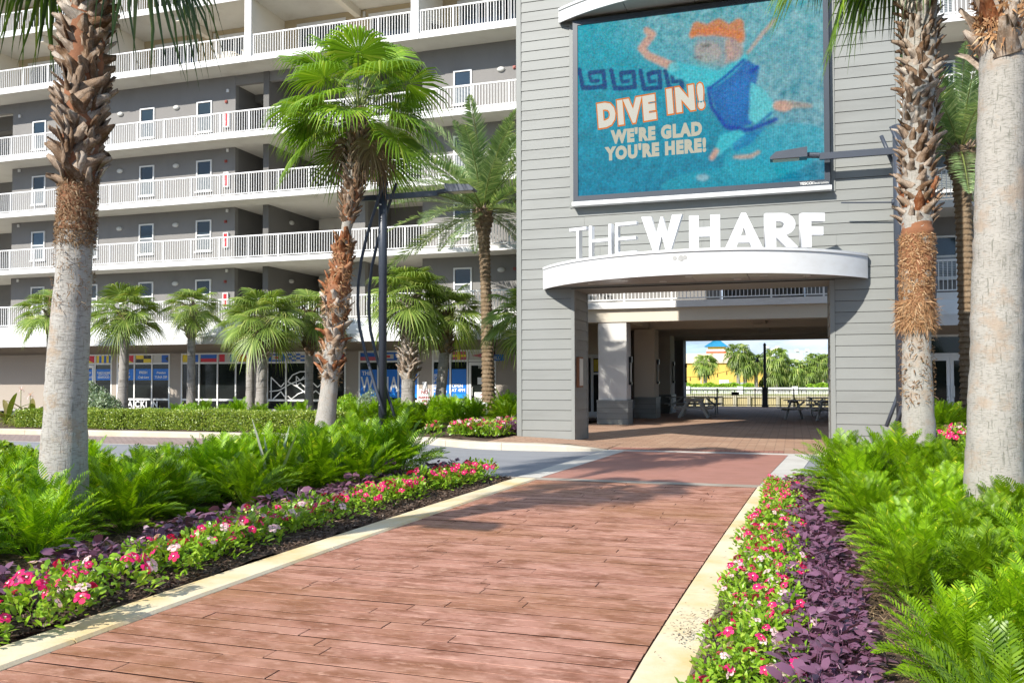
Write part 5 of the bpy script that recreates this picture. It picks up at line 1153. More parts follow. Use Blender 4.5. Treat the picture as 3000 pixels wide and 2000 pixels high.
# right palms
d1 = 12.2
def rp_(x, y, r_px, d=d1, x0=2692, zb=.03): return (((x-x0)/FPX*d)*.951, ((x-x0)/FPX*d)*.3085, EYE+(1107-y)/FPX*d-zb, r_px/FPX*d)
lt = (2692-1500)/FPX*d1; R1 = (lt*.951-.3085*d1, lt*.3085+.951*d1, .03)
p1_, Q = big_palm('fan_palm', 'fan palm with shaggy orange fibre band and pale bristling leaf bases right of the tower', R1, [rp_(2692, 1448, 60), rp_(2690, 1400, 55), rp_(2688, 1320, 48), rp_(2688, 1200, 43), rp_(2686, 1080, 40), rp_(2686, 960, 39), rp_(2690, 800, 42), rp_(2692, 660, 42), rp_(2698, 480, 44), rp_(2704, 300, 46), rp_(2708, 100, 46), rp_(2712, -100, 44), rp_(2716, -420, 38)], bark_pale, 21)
zz = lambda y, d=d1: EYE+(1107-y)/FPX*d-.03
boots(p1_, Q, zz(660), zz(-60), 290, [boot_pale, boot_m, boot_m], .56, 31, tilt=(.0, .6), cross=.6)
trunk(p1_, [(*q[:3], q[3]*1.04) for q in Q if zz(955) < q[2] < zz(655)], fibre_core, 40, 28, .04, 7, 'fibre_core'); fibres(p1_, Q, zz(960), zz(690), 6500, fibre_m, .055, .0032, .35, 8); fibres(p1_, Q, zz(965), zz(880), 1500, fibre_m, .17, .003, .45, 9, r_off=.02, down=True); fibres(p1_, Q, zz(1190), zz(990), 500, fibre_brown, .07, .004, .4, 10)
boots(p1_, Q, zz(640), zz(600), 6, [boot_rust], 1.0, 33, tilt=(-.2, .1), cross=.1)
tp = rp_(2716, -420, 10)[:3]
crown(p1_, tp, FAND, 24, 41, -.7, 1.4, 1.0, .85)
for az, j, s_ in ((3.05, 5, 1.3), (2.8, 6, 1.2), (3.35, 5, 1.25), (3.2, 6, 1.35)): link('frond', FAN[j][0], p1_, (tp[0], tp[1], tp[2]-.15), (0, 0, az), (s_, s_, s_))
d2 = 8.4; lt = (2908-1500)/FPX*d2; R2 = (lt*.951-.3085*d2, lt*.3085+.951*d2, .03)
rq = lambda x, y, r: rp_(x, y, r, d2, 2908)
p2_, Q = big_palm('fan_palm', 'smooth pale fan palm trunk at the right edge of the picture', R2, [rq(2908, 1585, 92), rq(2908, 1480, 84), rq(2908, 1400, 79), rq(2912, 1250, 74), rq(2920, 1050, 71), rq(2928, 800, 68), rq(2940, 500, 65), rq(2952, 200, 62), rq(2962, 0, 64), rq(2970, -250, 66), rq(2978, -800, 50)], bark_pale, 25)
zr = lambda y: EYE+(1107-y)/FPX*d2-.03
boots(p2_, Q, zr(200), zr(-230), 44, [boot_pale, boot_rust], 1.05, 35, tilt=(-.1, .5), cross=.5); fibres(p2_, Q, zr(130), zr(-60), 700, fibre_m, .16, .007, .6, 11)
crown(p2_, rq(2978, -810, 10)[:3], FAND, 22, 43, -.9, 1.4, 1.0, .9)
# ================================================================== DATE PALMS
DATE = leaf_meshes(pinnate_leaf, EL8, [date_leaf, petiole_m], 2, L=lambda e: 3.35 if e < 1.2 else 3.2, bend=lambda e: .85 if e > .5 else .65 if e > -.2 else .35, n=84, ll=.52, lw=.021)
def date_palm(label, base, h, lean, seed, n=44, sc=1., r0=.30, r1=.23, group=None):
    r = tag(empty('date_palm', base), label, 'palm tree', group); nn, sg = 300, 40; z = np.linspace(0, h, nn); a = np.linspace(0, 2*np.pi, sg, endpoint=False); rg = np.random.default_rng(seed)
    t_ = z/h; rb_ = np.interp(t_, [0, .05, .12, .7, .88, .95, 1], [r0*1.12, r0, r0*.86, r1*.95, r1*1.1, r1*1.9, r1*1.55])[:, None]
    ph = (z/.15)[:, None]; row = np.floor(ph); fr = ph-row; lob = np.abs(np.cos((a[None]*6.5+row*np.pi*.62)))
    R = rb_*(1+.30*(1-fr)*(.35+.65*lob)+.02*rg.normal(0, 1, (nn, sg))); ax = lean[0]*t_**1.5; ay = lean[1]*t_**1.5
    v = np.stack([ax[:, None]+np.cos(a)*R, ay[:, None]+np.sin(a)*R, np.repeat(z[:, None], sg, 1)], -1).reshape(-1, 3)
    i = (np.arange(nn-1)[:, None]*sg+np.arange(sg)[None]).ravel(); k = (np.arange(nn-1)[:, None]*sg+(np.arange(sg)[None]+1) % sg).ravel()
    link('trunk', npmesh('trunk', v, np.stack([i, k, k+sg, i+sg], 1), date_bark, False), r)
    Qd = np.stack([ax, ay, z, rb_[:, 0]], 1); boots(r, Qd, h*.87, h, 70, [boot_m], .62, seed, joined=True, tilt=(-.1, .4), cross=.2)
    rg2 = np.random.default_rng(seed+1)
    for i in range(n):
        q = (i+.5)/n; e = 1.5-1.75*q**1.25; j = int(np.argmin([abs(e-x) for x in EL8])); az = i*2.39996+rg2.normal(0, .2); s = sc*rg2.uniform(.85, 1.08)
        link('frond', DATE[j][i % 2], r, (lean[0]+math.cos(az)*.12, lean[1]+math.sin(az)*.12, h-.1*q), (0, 0, az), (s, s, s))
    return r
date_palm('feathery date palm with ringed brown trunk left of the tower', (px(1432, 29.2), 29.2, .1), 7.55, (-.2, -.05), 51, 60, 1.22, .245, .17)
date_palm('feathery date palm behind the two fan palms at the right edge', (px(2842, 25.5), 25.5, .1), 7.6, (-.15, 0), 57, 38, 1.0, .24, .18)
# ================================================================== SABAL PALMS
SAB = leaf_meshes(fan_leaf, EL8, [sabal_leaf, petiole_m], 2, R=1.0, pet=.74, nseg=34, amax=2.3, bend=.45, droop=.10, tip=.26, costa=.12, fuse=.42)
def sabal(x, Y, ytop, label, lean=0, boot_len=1.0, seed=0, n=30, sc=1., rr=.2, rust=False):
    X = px(x, Y); dp = -X*.3085+Y*.951; zt = EYE+(1107-ytop)/FPX*dp; b = (X-lean, Y, .1)
    r = tag(empty('sabal_palm', b), label, 'palm tree', 'small fan palms in front of the shops'); h = zt-.1
    o, Q = trunk(r, [(0, 0, 0, rr*1.22), (lean*.2, 0, h*.25, rr), (lean*.6, 0, h*.6, rr*.95), (lean, 0, h, rr*.95)], bark_sabal, 60, 22, .02, seed)
    boots(r, Q, h-boot_len, h-.02, int(46*boot_len)+20, [boot_pale if seed % 2 else boot_m], .95, seed, joined=True, tilt=(.0, .7), cross=.5)
    crown(r, (lean, 0, h+.02), SAB, n, seed, -.42, 1.45, sc, 1.05)
    if rust: fibres(r, Q, h-.4, h-.02, 160, fibre_brown, .2, .008, .6, seed)
    return r
sabal(150, 29.5, 915, 'small fan palm half hidden behind the thick left palm trunk', 0, .9, 61, 22)
sabal(366, 29.0, 918, 'small fan palm in front of the GET CRACKIN shop window', .12, 1.0, 62, 24, 1.08)
sabal(560, 31.0, 900, 'slim small fan palm in front of the quartered signal flags shop', 0, 1.35, 63, 20, .92, .17)
sabal(733, 30.6, 940, 'thin small fan palm behind its thicker twin near the wave window', 0, .9, 64, 20, .98, .17)
sabal(772, 28.6, 935, 'thicker small fan palm of the twin pair near the wave window', .12, 1.5, 65, 26, 1.15)
sabal(906, 31.0, 918, 'slim small fan palm just behind the leaning bushy palm', 0, 1.7, 66, 20, 1.0, .16)
sabal(1196, 28.6, 880, 'stout small fan palm with a long bristly trunk right of the street lamp', 0, 2.9, 67, 28, 1.18, .24)
sabal(1312, 29.8, 918, 'tilted small fan palm in front of the OPEN AT 4PM window', .35, 1.5, 68, 22, 1.05, .2)
sabal(1540, 27.3, 930, 'small fan palm half hidden behind the left edge of the tower', 0, .9, 69, 24, 1.0)
# far palms through the archway: one crown mesh for all
rg = np.random.default_rng(5); V = []; F = []; nv = 0
for i in range(26):
    e = 1.4-2.3*((i+.5)/26); v, f, m = fan_leaf(i, e, 1.0, .75, 16, 2.3, .4, .2, .4); a = i*2.4; c, s = math.cos(a), math.sin(a); v = v@np.array([[c, s, 0], [-s, c, 0], [0, 0, 1]]); V.append(v); F.append(f+nv); nv += len(v)
FARC = npmesh('crown', np.concatenate(V), np.concatenate(F), sabal_leaf)
FART = MB().tube([(0, 0, 0), (0, 0, .55), (0, 0, .9), (0, 0, 1)], [.24, .2, .3, .2], 10).mesh('trunk', bark_sabal, True)
fl = ['single far palm in front of the yellow wall', 'tallest far palm at the corner of the yellow building', 'far palm just right of the tallest one', 'slim far palm left of the black lamp post', 'far palm right of the black lamp post, tall crown', 'broad far palm low beside the black lamp post', 'far palm in the middle of the right hand row', 'short far palm beside the white pole', 'far palm left in the right hand cluster', 'far palm right in the right hand cluster', 'far palm cut by the right pier']
for k_, (x, yt, yb_, sc_) in enumerate([(2066, 1066, 1132, 1.9), (2163, 1038, 1132, 2.1), (2183, 1066, 1131, 2.1), (2215, 1060, 1128, 1.6), (2273, 1052, 1130, 2.1), (2272, 1084, 1136, 2.2), (2326, 1082, 1136, 2.0), (2364, 1092, 1134, 1.8), (2391, 1066, 1132, 2.0), (2404, 1076, 1132, 2.0), (2420, 1062, 1130, 1.9)]):
    Yf = 160+k_*.9; X = px(x, Yf); dp = -X*.3085+Yf*.951; zt = EYE+(1107-yt)/FPX*dp; b = tag(empty('far_palm', (X, Yf, -1.2)), fl[k_], 'palm tree', 'palms across the lawn'); h = zt+1.2
    link('trunk', FART, b, (0, 0, 0), (0, 0, k_), (1.6, 1.6, h)); link('crown', FARC, b, (0, 0, h), (0, 0, k_*1.3), (sc_*.92,)*3)
# ================================================================== LOW PLANTS
def leaf_quads(base, d, nrm, L, w, mid=.45, fold=.15, shape=4):
    """many leaves at once: arrays (n,3),(n,3),(n,3),(n,),(n,) -> V,F (6-vertex pointed leaves)"""
    s = np.cross(d, nrm); s /= np.linalg.norm(s, axis=1)[:, None]+1e-9; n_ = np.cross(s, d); L = L[:, None]; w = w[:, None]
    V = np.stack([base, base+d*L*.30+s*w*.85+n_*w*fold, base+d*L*.30-s*w*.85+n_*w*fold, base+d*L*.72+s*w*.8+n_*w*fold-n_*L*.03, base+d*L*.72-s*w*.8+n_*w*fold-n_*L*.03, base+d*L-n_*L*.10], 1).reshape(-1, 3)
    b = np.arange(len(base))[:, None]*6; F = np.concatenate([b+np.array([[0, 1, 2]]), b+np.array([[1, 3, 4]]), b+np.array([[1, 4, 2]]), b+np.array([[3, 5, 4]])]); return V, F
def unit(a): return a/(np.linalg.norm(a, axis=1)[:, None]+1e-9)
def zamia_mesh(seed, nf=66, L=.34, pairs=15, ll=.092, lw=.0078):
    rg = np.random.default_rng(seed); B_, D_, N_, LL = [], [], [], []; V = []; F = []; nv = 0
    for i in range(nf):      # dense dome: short stiff fronds springing from all over the shrub
        q = (i+.5)/nf; ph = 1.5-1.32*q**.8+rg.normal(0, .1); az = i*2.39996+rg.normal(0, .25); c, s = math.cos(az), math.sin(az); e = min(1.5, ph+rg.uniform(.05, .5)); l = L*rg.uniform(.75, 1.25)
        b0 = np.array([c*math.cos(ph)*.24, s*math.cos(ph)*.24, .06+math.sin(max(ph, 0))*.26])*rg.uniform(.75, 1.1); P, _ = petiole_pts(e, l, .35+.5*q, 7); Rm = np.array([[c, s, 0], [-s, c, 0], [0, 0, 1]])
        P = [p@Rm+b0 for p in P]; P = [P[0]*np.array([.2, .2, .3])]+P; tv, tf = tri_tube(P, .005, .0025); V.append(tv); F.append(tf+nv); nv += len(tv); P = np.array(P[1:]+[P[-1]+(P[-1]-P[-2])*.1])
        for k in range(pairs):
            t_ = (.12+.87*k/(pairs-1))*7; j = min(int(t_), 6); p = P[j]+(P[j+1]-P[j])*(t_-j); d = P[j+1]-P[j]; d /= np.linalg.norm(d); sd = np.cross(d, [0, 0, 1.]); sd /= np.linalg.norm(sd)+1e-9; n0 = np.cross(sd, d)
            pr = math.sin(math.pi*min(1, .25+.72*k/(pairs-1)))**.5
            for sg in (-1, 1):
                B_.append(p); dd = sd*sg+d*(.62+.45*k/pairs)+n0*(.35+rg.normal(0, .10)); D_.append(dd/np.linalg.norm(dd)); N_.append(n0-sd*sg*.3); LL.append(ll*pr*rg.uniform(.88, 1.1)*(l/L))
    v, f = leaf_quads(np.array(B_), np.array(D_), unit(np.array(N_)), np.array(LL), np.full(len(LL), lw)*rg.uniform(.85, 1.15, len(LL))); V.append(v); F.append(f+nv)
    return npmesh('coontie_shrub', np.concatenate(V), np.concatenate(F), zamia_leaf)
ZAM = [zamia_mesh(s) for s in range(5)]
def scatter(name, meshes, pts, label, cat, group, seed, smin=.85, smax=1.15, tilt=.12, zs=None):
    rg = np.random.default_rng(seed)
    for p in pts:
        s = rg.uniform(smin, smax)*(p[3] if len(p) > 3 else 1)
        lb, gp = (label, group) if not callable(label) else label(p)
        tag(link(name, meshes[int(rg.integers(len(meshes)))], None, p[:3], (rg.normal(0, tilt), rg.normal(0, tilt), rg.uniform(0, 6.28)), (s, s, s*(zs or 1))), lb, cat, gp)
def zl_(p):
    x, y_ = p[0], p[1]
    z = 'by the thick left palm trunk' if math.hypot(x-pl.location.x, y_-pl.location.y) < 1.5 else 'in the front row behind the left flower strip, '+('near end' if y_ < 7 else 'middle' if y_ < 10 else 'street end') if x > -6.5 else 'in the back of the left bed, '+('near end' if y_ < 7 else 'middle' if y_ < 10 else 'street end')
    return 'feathery green coontie shrub '+z, 'coontie shrubs '+z
def zr_(p):
    x, y_ = p[0], p[1]
    z = 'round the smooth right edge palm' if math.hypot(x-R2[0], y_-R2[1]) < 1.1 else 'round the foot of the shaggy orange palm' if math.hypot(x-R1[0], y_-R1[1]) < 1.3 else 'beside the purple row, '+('near end' if y_ < 6 else 'middle' if y_ < 9.5 else 'street end') if x < .95 else 'deep in the right bed, '+('near end' if y_ < 6 else 'middle' if y_ < 9.5 else 'street end')
    return 'feathery light green coontie shrub '+z, 'coontie shrubs '+z
rg = np.random.default_rng(77); pts = []
yy = 4.0
while yy < 12.9:
    for k in range(9):
        x = -6.15-.20*(yy < 8.6)-.62*k+rg.normal(0, .12)-.25*max(0, (6-yy))/3+(.45 if yy > 10.2 and k == 0 else 0); y_ = yy+rg.normal(0, .12)+(.3 if k % 2 else 0)
        if x < -1.2*y_-1.0 or y_ > 12.95: continue
        if math.hypot(x-pl.location.x, y_-pl.location.y) < .42: continue
        if 8.2 < y_ and x < -8.7 and x > -12 and y_ > 10.5 and rg.random() < .25: continue
        lat_, dep_ = x*.951+y_*.3085, -x*.3085+y_*.951; xi_ = 1500+FPX*lat_/dep_
        if y_ > float(np.interp(x, [-12, -10.2, -9.2, -8.4, -7.6, -6.8], [9.4, 9.6, 10.3, 11.4, 12.3, 12.95])): continue
        s = float(np.interp(xi_, [0, 320, 574, 765, 1000, 1250], [1.0, .98, 1.06, 1.2, 1.34, 1.34])); pts.append((x, y_, .03, s))
    yy += .60
scatter('coontie_shrub', ZAM, pts, zl_, 'shrub', None, 1)
pts = []; yy = 3.2
while yy < 12.9:
    for k in range(6):
        x = .78+.46*k+rg.normal(0, .09)+(.28 if 5.2 < yy < 6.4 and k == 0 else 0); y_ = yy+rg.normal(0, .10)+(.25 if k % 2 else 0)
        if x > .30*y_+.6 or y_ > 12.9: continue
        if math.hypot(x-R1[0], y_-R1[1]) < .34 or math.hypot(x-R2[0], y_-R2[1]) < .40: continue
        s = float(np.interp(y_, [3, 8, 10, 12], [.72, .74, .92, 1.22])); pts.append((x, y_, .04, s))
    yy += .46
scatter('coontie_shrub', ZAM, pts, zr_, 'shrub', None, 2)
pts = [(px(x, Y), Y, .1, s) for x, Y, s in [(520, 23.4, 1.2), (590, 23.6, 1.25), (650, 23.2, 1.2), (700, 23.8, 1.2), (760, 23.3, 1.1), (835, 23.5, 1.15), (880, 24.5, 1.1), (1040, 22.8, 1.1), (1085, 23.4, 1.2), (1130, 24.6, 1.3), (1160, 23.2, 1.2), (1190, 22.6, 1.3), (1210, 24.4, 1.35), (1235, 23.4, 1.35), (1268, 25.2, 1.3), (1300, 26.0, 1.4), (1330, 25.0, 1.3), (1365, 26.2, 1.5), (1390, 25.4, 1.3), (1475, 27.5, 1.6), (1500, 26.4, 1.5), (1490, 25.2, 1.3), (1175, 21.7, 1.15), (1120, 21.5, 1.05), (1215, 21.9, 1.1), (1255, 22.3, 1.05)]]
scatter('coontie_shrub', ZAM, pts, 'dark green coontie shrub among the small palms before the shops', 'shrub', 'coontie shrubs before the shops', 3)
pts = [(px(x, Y), Y, .1, s) for x, Y, s in [(2760, 22.0, 1.3), (2790, 23.5, 1.4), (2740, 24.5, 1.4), (2990, 21.5, 1.5), (2960, 23, 1.3)]]
scatter('coontie_shrub', ZAM, pts, 'dark green coontie shrub in front of the glazed double door at right', 'shrub', 'coontie shrubs by the double door', 4)
# ---------------------------------------------------------------- vinca
def vinca_arrays(seed, n=120, H=.26, R=.17):
    rg = np.random.default_rng(seed); th = rg.uniform(0, 2*np.pi, n); q = rg.uniform(0, 1, n)**.6; hh = rg.uniform(.12, 1, n); rr_ = R*q*(1.05-.35*hh)
    p = np.stack([np.cos(th)*rr_, np.sin(th)*rr_, H*hh*(1-.28*q**2)], 1); d = np.stack([np.cos(th), np.sin(th), .55+.5*hh], 1)+rg.normal(0, .55, (n, 3)); d = unit(d); N_ = unit(np.array([0, 0, 1.])+rg.normal(0, .4, (n, 3)))
    return leaf_quads(p, d, N_, rg.uniform(.045, .075, n), rg.uniform(.011, .017, n), fold=.25)
def flower_mesh(mat, seed):
    rg = np.random.default_rng(seed); mb = MB(); r = .021
    for k in range(5):
        a = 2*math.pi*k/5+rg.normal(0, .06); c, s = math.cos(a), math.sin(a)
        def P(rr_, off, z): return (c*rr_-s*off, s*rr_+c*off, z)
        mb.add([P(.003, 0, .003), P(r*.6, -r*.46, .006), P(r*1.08, -r*.34, .002), P(r*1.16, r*.05, .001), P(r*1.02, r*.42, .003), P(r*.6, r*.46, .007)], [(0, 1, 2, 3, 4, 5)])
    mb.add([(math.cos(i*1.047)*.0035, math.sin(i*1.047)*.0035, .010) for i in range(6)], [tuple(range(6))], 1)
    return mb.mesh('blossom', [mat, petal_eye])
FLW = [flower_mesh(petal_red, 1), flower_mesh(petal_red, 2), flower_mesh(petal_pink, 3)]
VL = [npmesh('foliage', *vinca_arrays(s), vinca_leaf) for s in range(5)]
def vinca(loc, rz, s, seed, nf, pink, label, group):
    rg = np.random.default_rng(seed); r = tag(empty('vinca_plant', loc, rz), label, 'flower', group); r.scale = (s, s, s); link('foliage', VL[seed % 5], r)
    for i in range(nf):
        a = rg.uniform(0, 6.28); q = rg.uniform(.1, 1)**.6; x, y_ = math.cos(a)*.15*q, math.sin(a)*.15*q; z = .275*(1-.42*q*q)*rg.uniform(.86, 1.06)
        toward = Vector((x*1.2+rg.normal(0, .05), y_*1.2-.05+rg.normal(0, .05), .13)).to_track_quat('Z', 'Y').to_euler()
        k = rg.uniform(.75, 1.4); link('blossom', FLW[2] if rg.random() < pink else FLW[int(rg.integers(2))], r, (x, y_, z), toward, (k*1.3, k*1.3, k*1.3))
def vr_(y, w):
    z = ('near end' if y < 5.6 else 'near middle' if y < 7.4 else 'far middle' if y < 10 else 'street end')+', '+('kerb side' if w < -.1 else 'middle line' if w < .1 else 'purple side')
    return 'vinca plant with small blossoms in the right flower strip, '+z, 'vinca plants, right strip, '+z
def vl_(y, w):
    z = ('by the street' if y > 10.9 else 'near end' if y < 5.4 else 'second clump' if y < 7 else 'pale pink middle clump' if y < 8.4 else 'far middle')+', '+('back line' if w < 0 else 'kerb side')
    return 'vinca plant with magenta blossoms in the left flower strip, '+z, 'vinca plants, left strip, '+z
rg = np.random.default_rng(9)
band = [(4.0, -4.80), (4.8, -4.84), (5.7, -4.93), (7.2, -5.02), (8.5, -5.06), (9.9, -5.02), (11.2, -4.92), (12.3, -4.76), (12.9, -4.66)]
bx = lambda y: float(np.interp(y, [b[0] for b in band], [b[1] for b in band]))
y_ = 3.9; i = 0
while y_ < 12.85:
    gap = (5.35 < y_ < 5.6) or (8.9 < y_ < 9.25) or (10.55 < y_ < 10.95)
    if not gap:
        far = y_ > 10.9; clump = 'in the far clump by the street' if far else 'in the strip left of the promenade'
        pink = .55 if 7.0 < y_ < 8.4 else .25 if y_ < 7 else .05
        for w in (-.15, .10):
            x = bx(y_)+.16+w+rg.normal(0, .05); vinca((x, y_+rg.normal(0, .07), .03), rg.uniform(0, 6), rg.uniform(.95, 1.3), i, int(rg.integers(5, 11)), pink, *vl_(y_, w)); i += 1
    y_ += .30
y_ = 3.7
while y_ < 12.9:
    for w in (-.12, .04, .20):
        x = -.24+w+.07*(y_-4)/9+rg.normal(0, .04)
        if x < rx(y_)+.33-.012*(y_-4)+.04: x += .06
        if x > .03: continue
        vinca((x, y_+rg.normal(0, .06), .03), rg.uniform(0, 6), rg.uniform(.72, .95), i, int(rg.integers(4, 9)), .42 if y_ < 7.4 else .1, *vr_(y_, w)[0:2]); i += 1
    y_ += .29
for _ in range(34):
    Y = rg.uniform(19.9, 22.6); X = rg.uniform(-8.75+.25*(Y-20), -6.95); 
    if Y < 20.2 and X < -8.0: continue
    vinca((X, Y, .12), rg.uniform(0, 6), rg.uniform(1.3, 1.7), i, int(rg.integers(5, 10)), .3, 'red vinca plant in the corner bed beside the tower', 'vinca plants, corner bed'); i += 1
for _ in range(20):
    Y = rg.uniform(19.6, 20.8); X = rg.uniform(2.9, 5.4); vinca((X, Y, .12), rg.uniform(0, 6), rg.uniform(1.4, 1.8), i, int(rg.integers(9, 14)), .55, 'red and white vinca plant beyond the right hand palms', 'vinca plants, behind right palms'); i += 1
# ---------------------------------------------------------------- purple foliage
def purple_arrays(seed, n=64, H=.24, R=.19, L=(.06, .10), w=.55):
    rg = np.random.default_rng(seed); th = rg.uniform(0, 2*np.pi, n); q = rg.uniform(0, 1, n)**.6; hh = rg.uniform(.25, 1, n); rr_ = R*q
    p = np.stack([np.cos(th)*rr_, np.sin(th)*rr_, H*hh*(1-.3*q**2)], 1); d = unit(np.stack([np.cos(th), np.sin(th), .05+0*th], 1)+rg.normal(0, .4, (n, 3))); l = rg.uniform(*L, n)
    V, F = leaf_quads(p, d, unit(np.array([0, -.15, 1.])+rg.normal(0, .35, (n, 3))), l, l*w*.62, fold=.12)
    b0 = len(V); V = np.concatenate([V, [[0, 0, 0]], p+np.array([.004, .004, 0])]); F = np.concatenate([F, np.stack([np.full(n, b0), np.arange(n)*6, b0+1+np.arange(n)], 1)]); return V, F      # stems
def pr_(p):
    z = ('near end' if p[1] < 5.6 else 'near middle' if p[1] < 7.4 else 'far middle' if p[1] < 10 else 'street end')+', '+('flower side' if p[0] < .12 else 'coontie side')
    return 'purple leaved plant in the right purple row, '+z, 'purple plants, right row, '+z
PUR = [npmesh('purple_plant', *purple_arrays(s), purple_leaf) for s in range(4)]
PUF = [npmesh('purple_plant', *purple_arrays(s, 190, .30, .27, (.05, .08), .35), purple_leaf) for s in range(10, 13)]
pts = []; y_ = 3.7
while y_ < 12.9: pts += [(.10+rg.normal(0, .045)+.015*(y_-4)*.2, y_, .03, rg.uniform(.85, 1.05)), (.22+rg.normal(0, .05), y_+.11, .03, rg.uniform(.75, 1.0))]; y_ += .205
scatter('purple_plant', PUR, pts, pr_, 'plant', None, 5)
pts = [(bx(v_)-.32+rg.normal(0, .06), v_, .04, rg.uniform(1.05, 1.4)) for v_ in [4.2, 4.5, 4.75, 5.2, 5.45, 5.62, 6.35, 6.55, 6.75, 7.3, 7.9, 8.15, 8.6, 9.1, 9.3, 9.55, 9.8, 10.0, 10.25, 10.5, 11.0, 11.5, 11.75, 12.1, 12.4, 12.6]]
scatter('purple_plant', PUR, pts, 'purple leaved plant tucked behind the left vinca strip', 'plant', 'purple plants, left strip', 6)
pts = [(rg.uniform(-8.4, -6.9), rg.uniform(22.6, 24.4), .1, rg.uniform(1.0, 1.3)) for _ in range(26)]+[(rg.uniform(-7.6, -6.85), rg.uniform(20.9, 22.6), .12, rg.uniform(1.0, 1.2)) for _ in range(12)]
scatter('purple_plant', PUF, pts, 'fine purple plant at the foot of the date palm', 'plant', 'purple plants by the date palm', 7)
pts = [(rg.uniform(3.1, 5.2), rg.uniform(21.0, 22.2), .1, rg.uniform(1.1, 1.4)) for _ in range(16)]
scatter('purple_plant', PUF, pts, 'fine purple plant behind the right hand palms', 'plant', 'purple plants, right side', 8)
# ---------------------------------------------------------------- hedge and clipped shrubs
def leaf_shell(seed, n, fn, L=(.03, .055), wr=.30, mat=hedge_leaf, name='leaves'):
    rg = np.random.default_rng(seed); p, nr = fn(rg, n); d = unit(nr*.5+rg.normal(0, .65, (n, 3))+np.array([0, 0, .25])); l = rg.uniform(*L, n)
    v, f = leaf_quads(p, d, unit(nr+rg.normal(0, .5, (n, 3))), l, l*wr, fold=.2); return npmesh(name, v, f, mat)
hx0, hx1, hy0, hy1, hz = px(70, 21.0), px(1010, 21.3), 20.75, 21.75, .66
def hedge_fn(rg, n):
    t_ = rg.uniform(0, 1, n); X = hx0+(hx1-hx0)*t_; side = rg.random(n); endm = rg.random(n) < .06; X = np.where(endm, np.where(rg.random(n) < .5, hx0+rg.exponential(.1, n), hx1-rg.exponential(.1, n)), X); side = np.where(endm, .2, side); Y = np.where(endm, rg.uniform(hy0, hy1, n), np.where(side < .45, hy0+rg.exponential(.05, n), rg.uniform(hy0, hy1, n))); Z = np.where(side < .45, rg.uniform(.12, hz, n), hz-rg.exponential(.045, n))
    wv = .035*np.sin(X*2.3)+.03*np.sin(X*5.1+1)+.02*np.sin(X*9); Y = Y+wv; Z = Z*(1+wv*.8)+(rg.random(n) < .04)*rg.uniform(0, .07, n)
    nr = np.where((side < .45)[:, None], np.array([0, -1., .2]), np.array([0, -.2, 1.])); nr = nr+0*X[:, None]; return np.stack([X, Y, np.maximum(Z, .11)], 1), nr
hd = tag(empty('clipped_hedge', ((hx0+hx1)/2, 21.2, .1)), 'long clipped yellow green hedge along the far kerb', 'hedge'); hd.location = (0, 0, 0)
tag(link('leaves', leaf_shell(3, 52000, hedge_fn), hd), kind='stuff'); MB().box(hx0+.5, hx1-.7, hy0+.14, hy1-.1, .1, hz-.10).build('twig_core', MAT('hedge_core', (.03, .04, .01), .95, .3), hd)
def ball_fn(rx_, rz_):
    def fn(rg, n):
        d = unit(rg.normal(0, 1, (n, 3))); d[:, 2] = np.abs(d[:, 2]); r = 1-rg.exponential(.07, n); lump = 1+.10*np.sin(d[:, 0]*7+1)*np.sin(d[:, 1]*6+2); return d*np.array([rx_, rx_, rz_])*(r*lump)[:, None], d
    return fn
def shrub(name, x, Y, r_, h_, n, mat, label, cat='shrub', L=(.04, .065), wr=.42, seed=1, group=None):
    o = tag(empty(name, (px(x, Y), Y, .05)), label, cat, group); tag(link('leaves', leaf_shell(seed, n, ball_fn(r_, h_), L, wr, mat), o), kind='stuff')
    MB().tube([(0, 0, 0), (0, 0, h_*.35), (0, 0, h_*.7)], [r_*.45, r_*.62, r_*.2], 10).build('twig_core', bpy.data.materials['hedge_core'], o); return o
shrub('clipped_shrub', 8, 9.3, .62, .62, 5200, hedge_leaf, 'rounded glossy green shrub at the left edge behind the coontie bed', L=(.05, .08), seed=4)
shrub('flowering_shrub', 262, 25.5, .85, 1.35, 3600, silver_leaf, 'loose white flowering shrub right of the thick left trunk', L=(.07, .12), wr=.25, seed=5)
shrub('flowering_shrub', 300, 24.8, .7, 1.0, 2600, silver_leaf, 'low white flowering shrub beside the GET CRACKIN window', L=(.07, .12), wr=.25, seed=6)
shrub('silver_shrub', 1085, 27.0, .6, 1.1, 2200, silver_leaf, 'silvery small leaved shrub just left of the lamp post', L=(.05, .09), wr=.2, seed=7)
shrub('green_shrub', 1020, 28.5, .7, .9, 2600, vinca_leaf, 'light green shrub behind the leaning palm trunk', L=(.08, .13), wr=.2, seed=8)
shrub('green_shrub', 560, 23.0, .7, .72, 2600, vinca_leaf, 'yellowish green shrub behind the hedge', L=(.06, .1), wr=.2, seed=9)
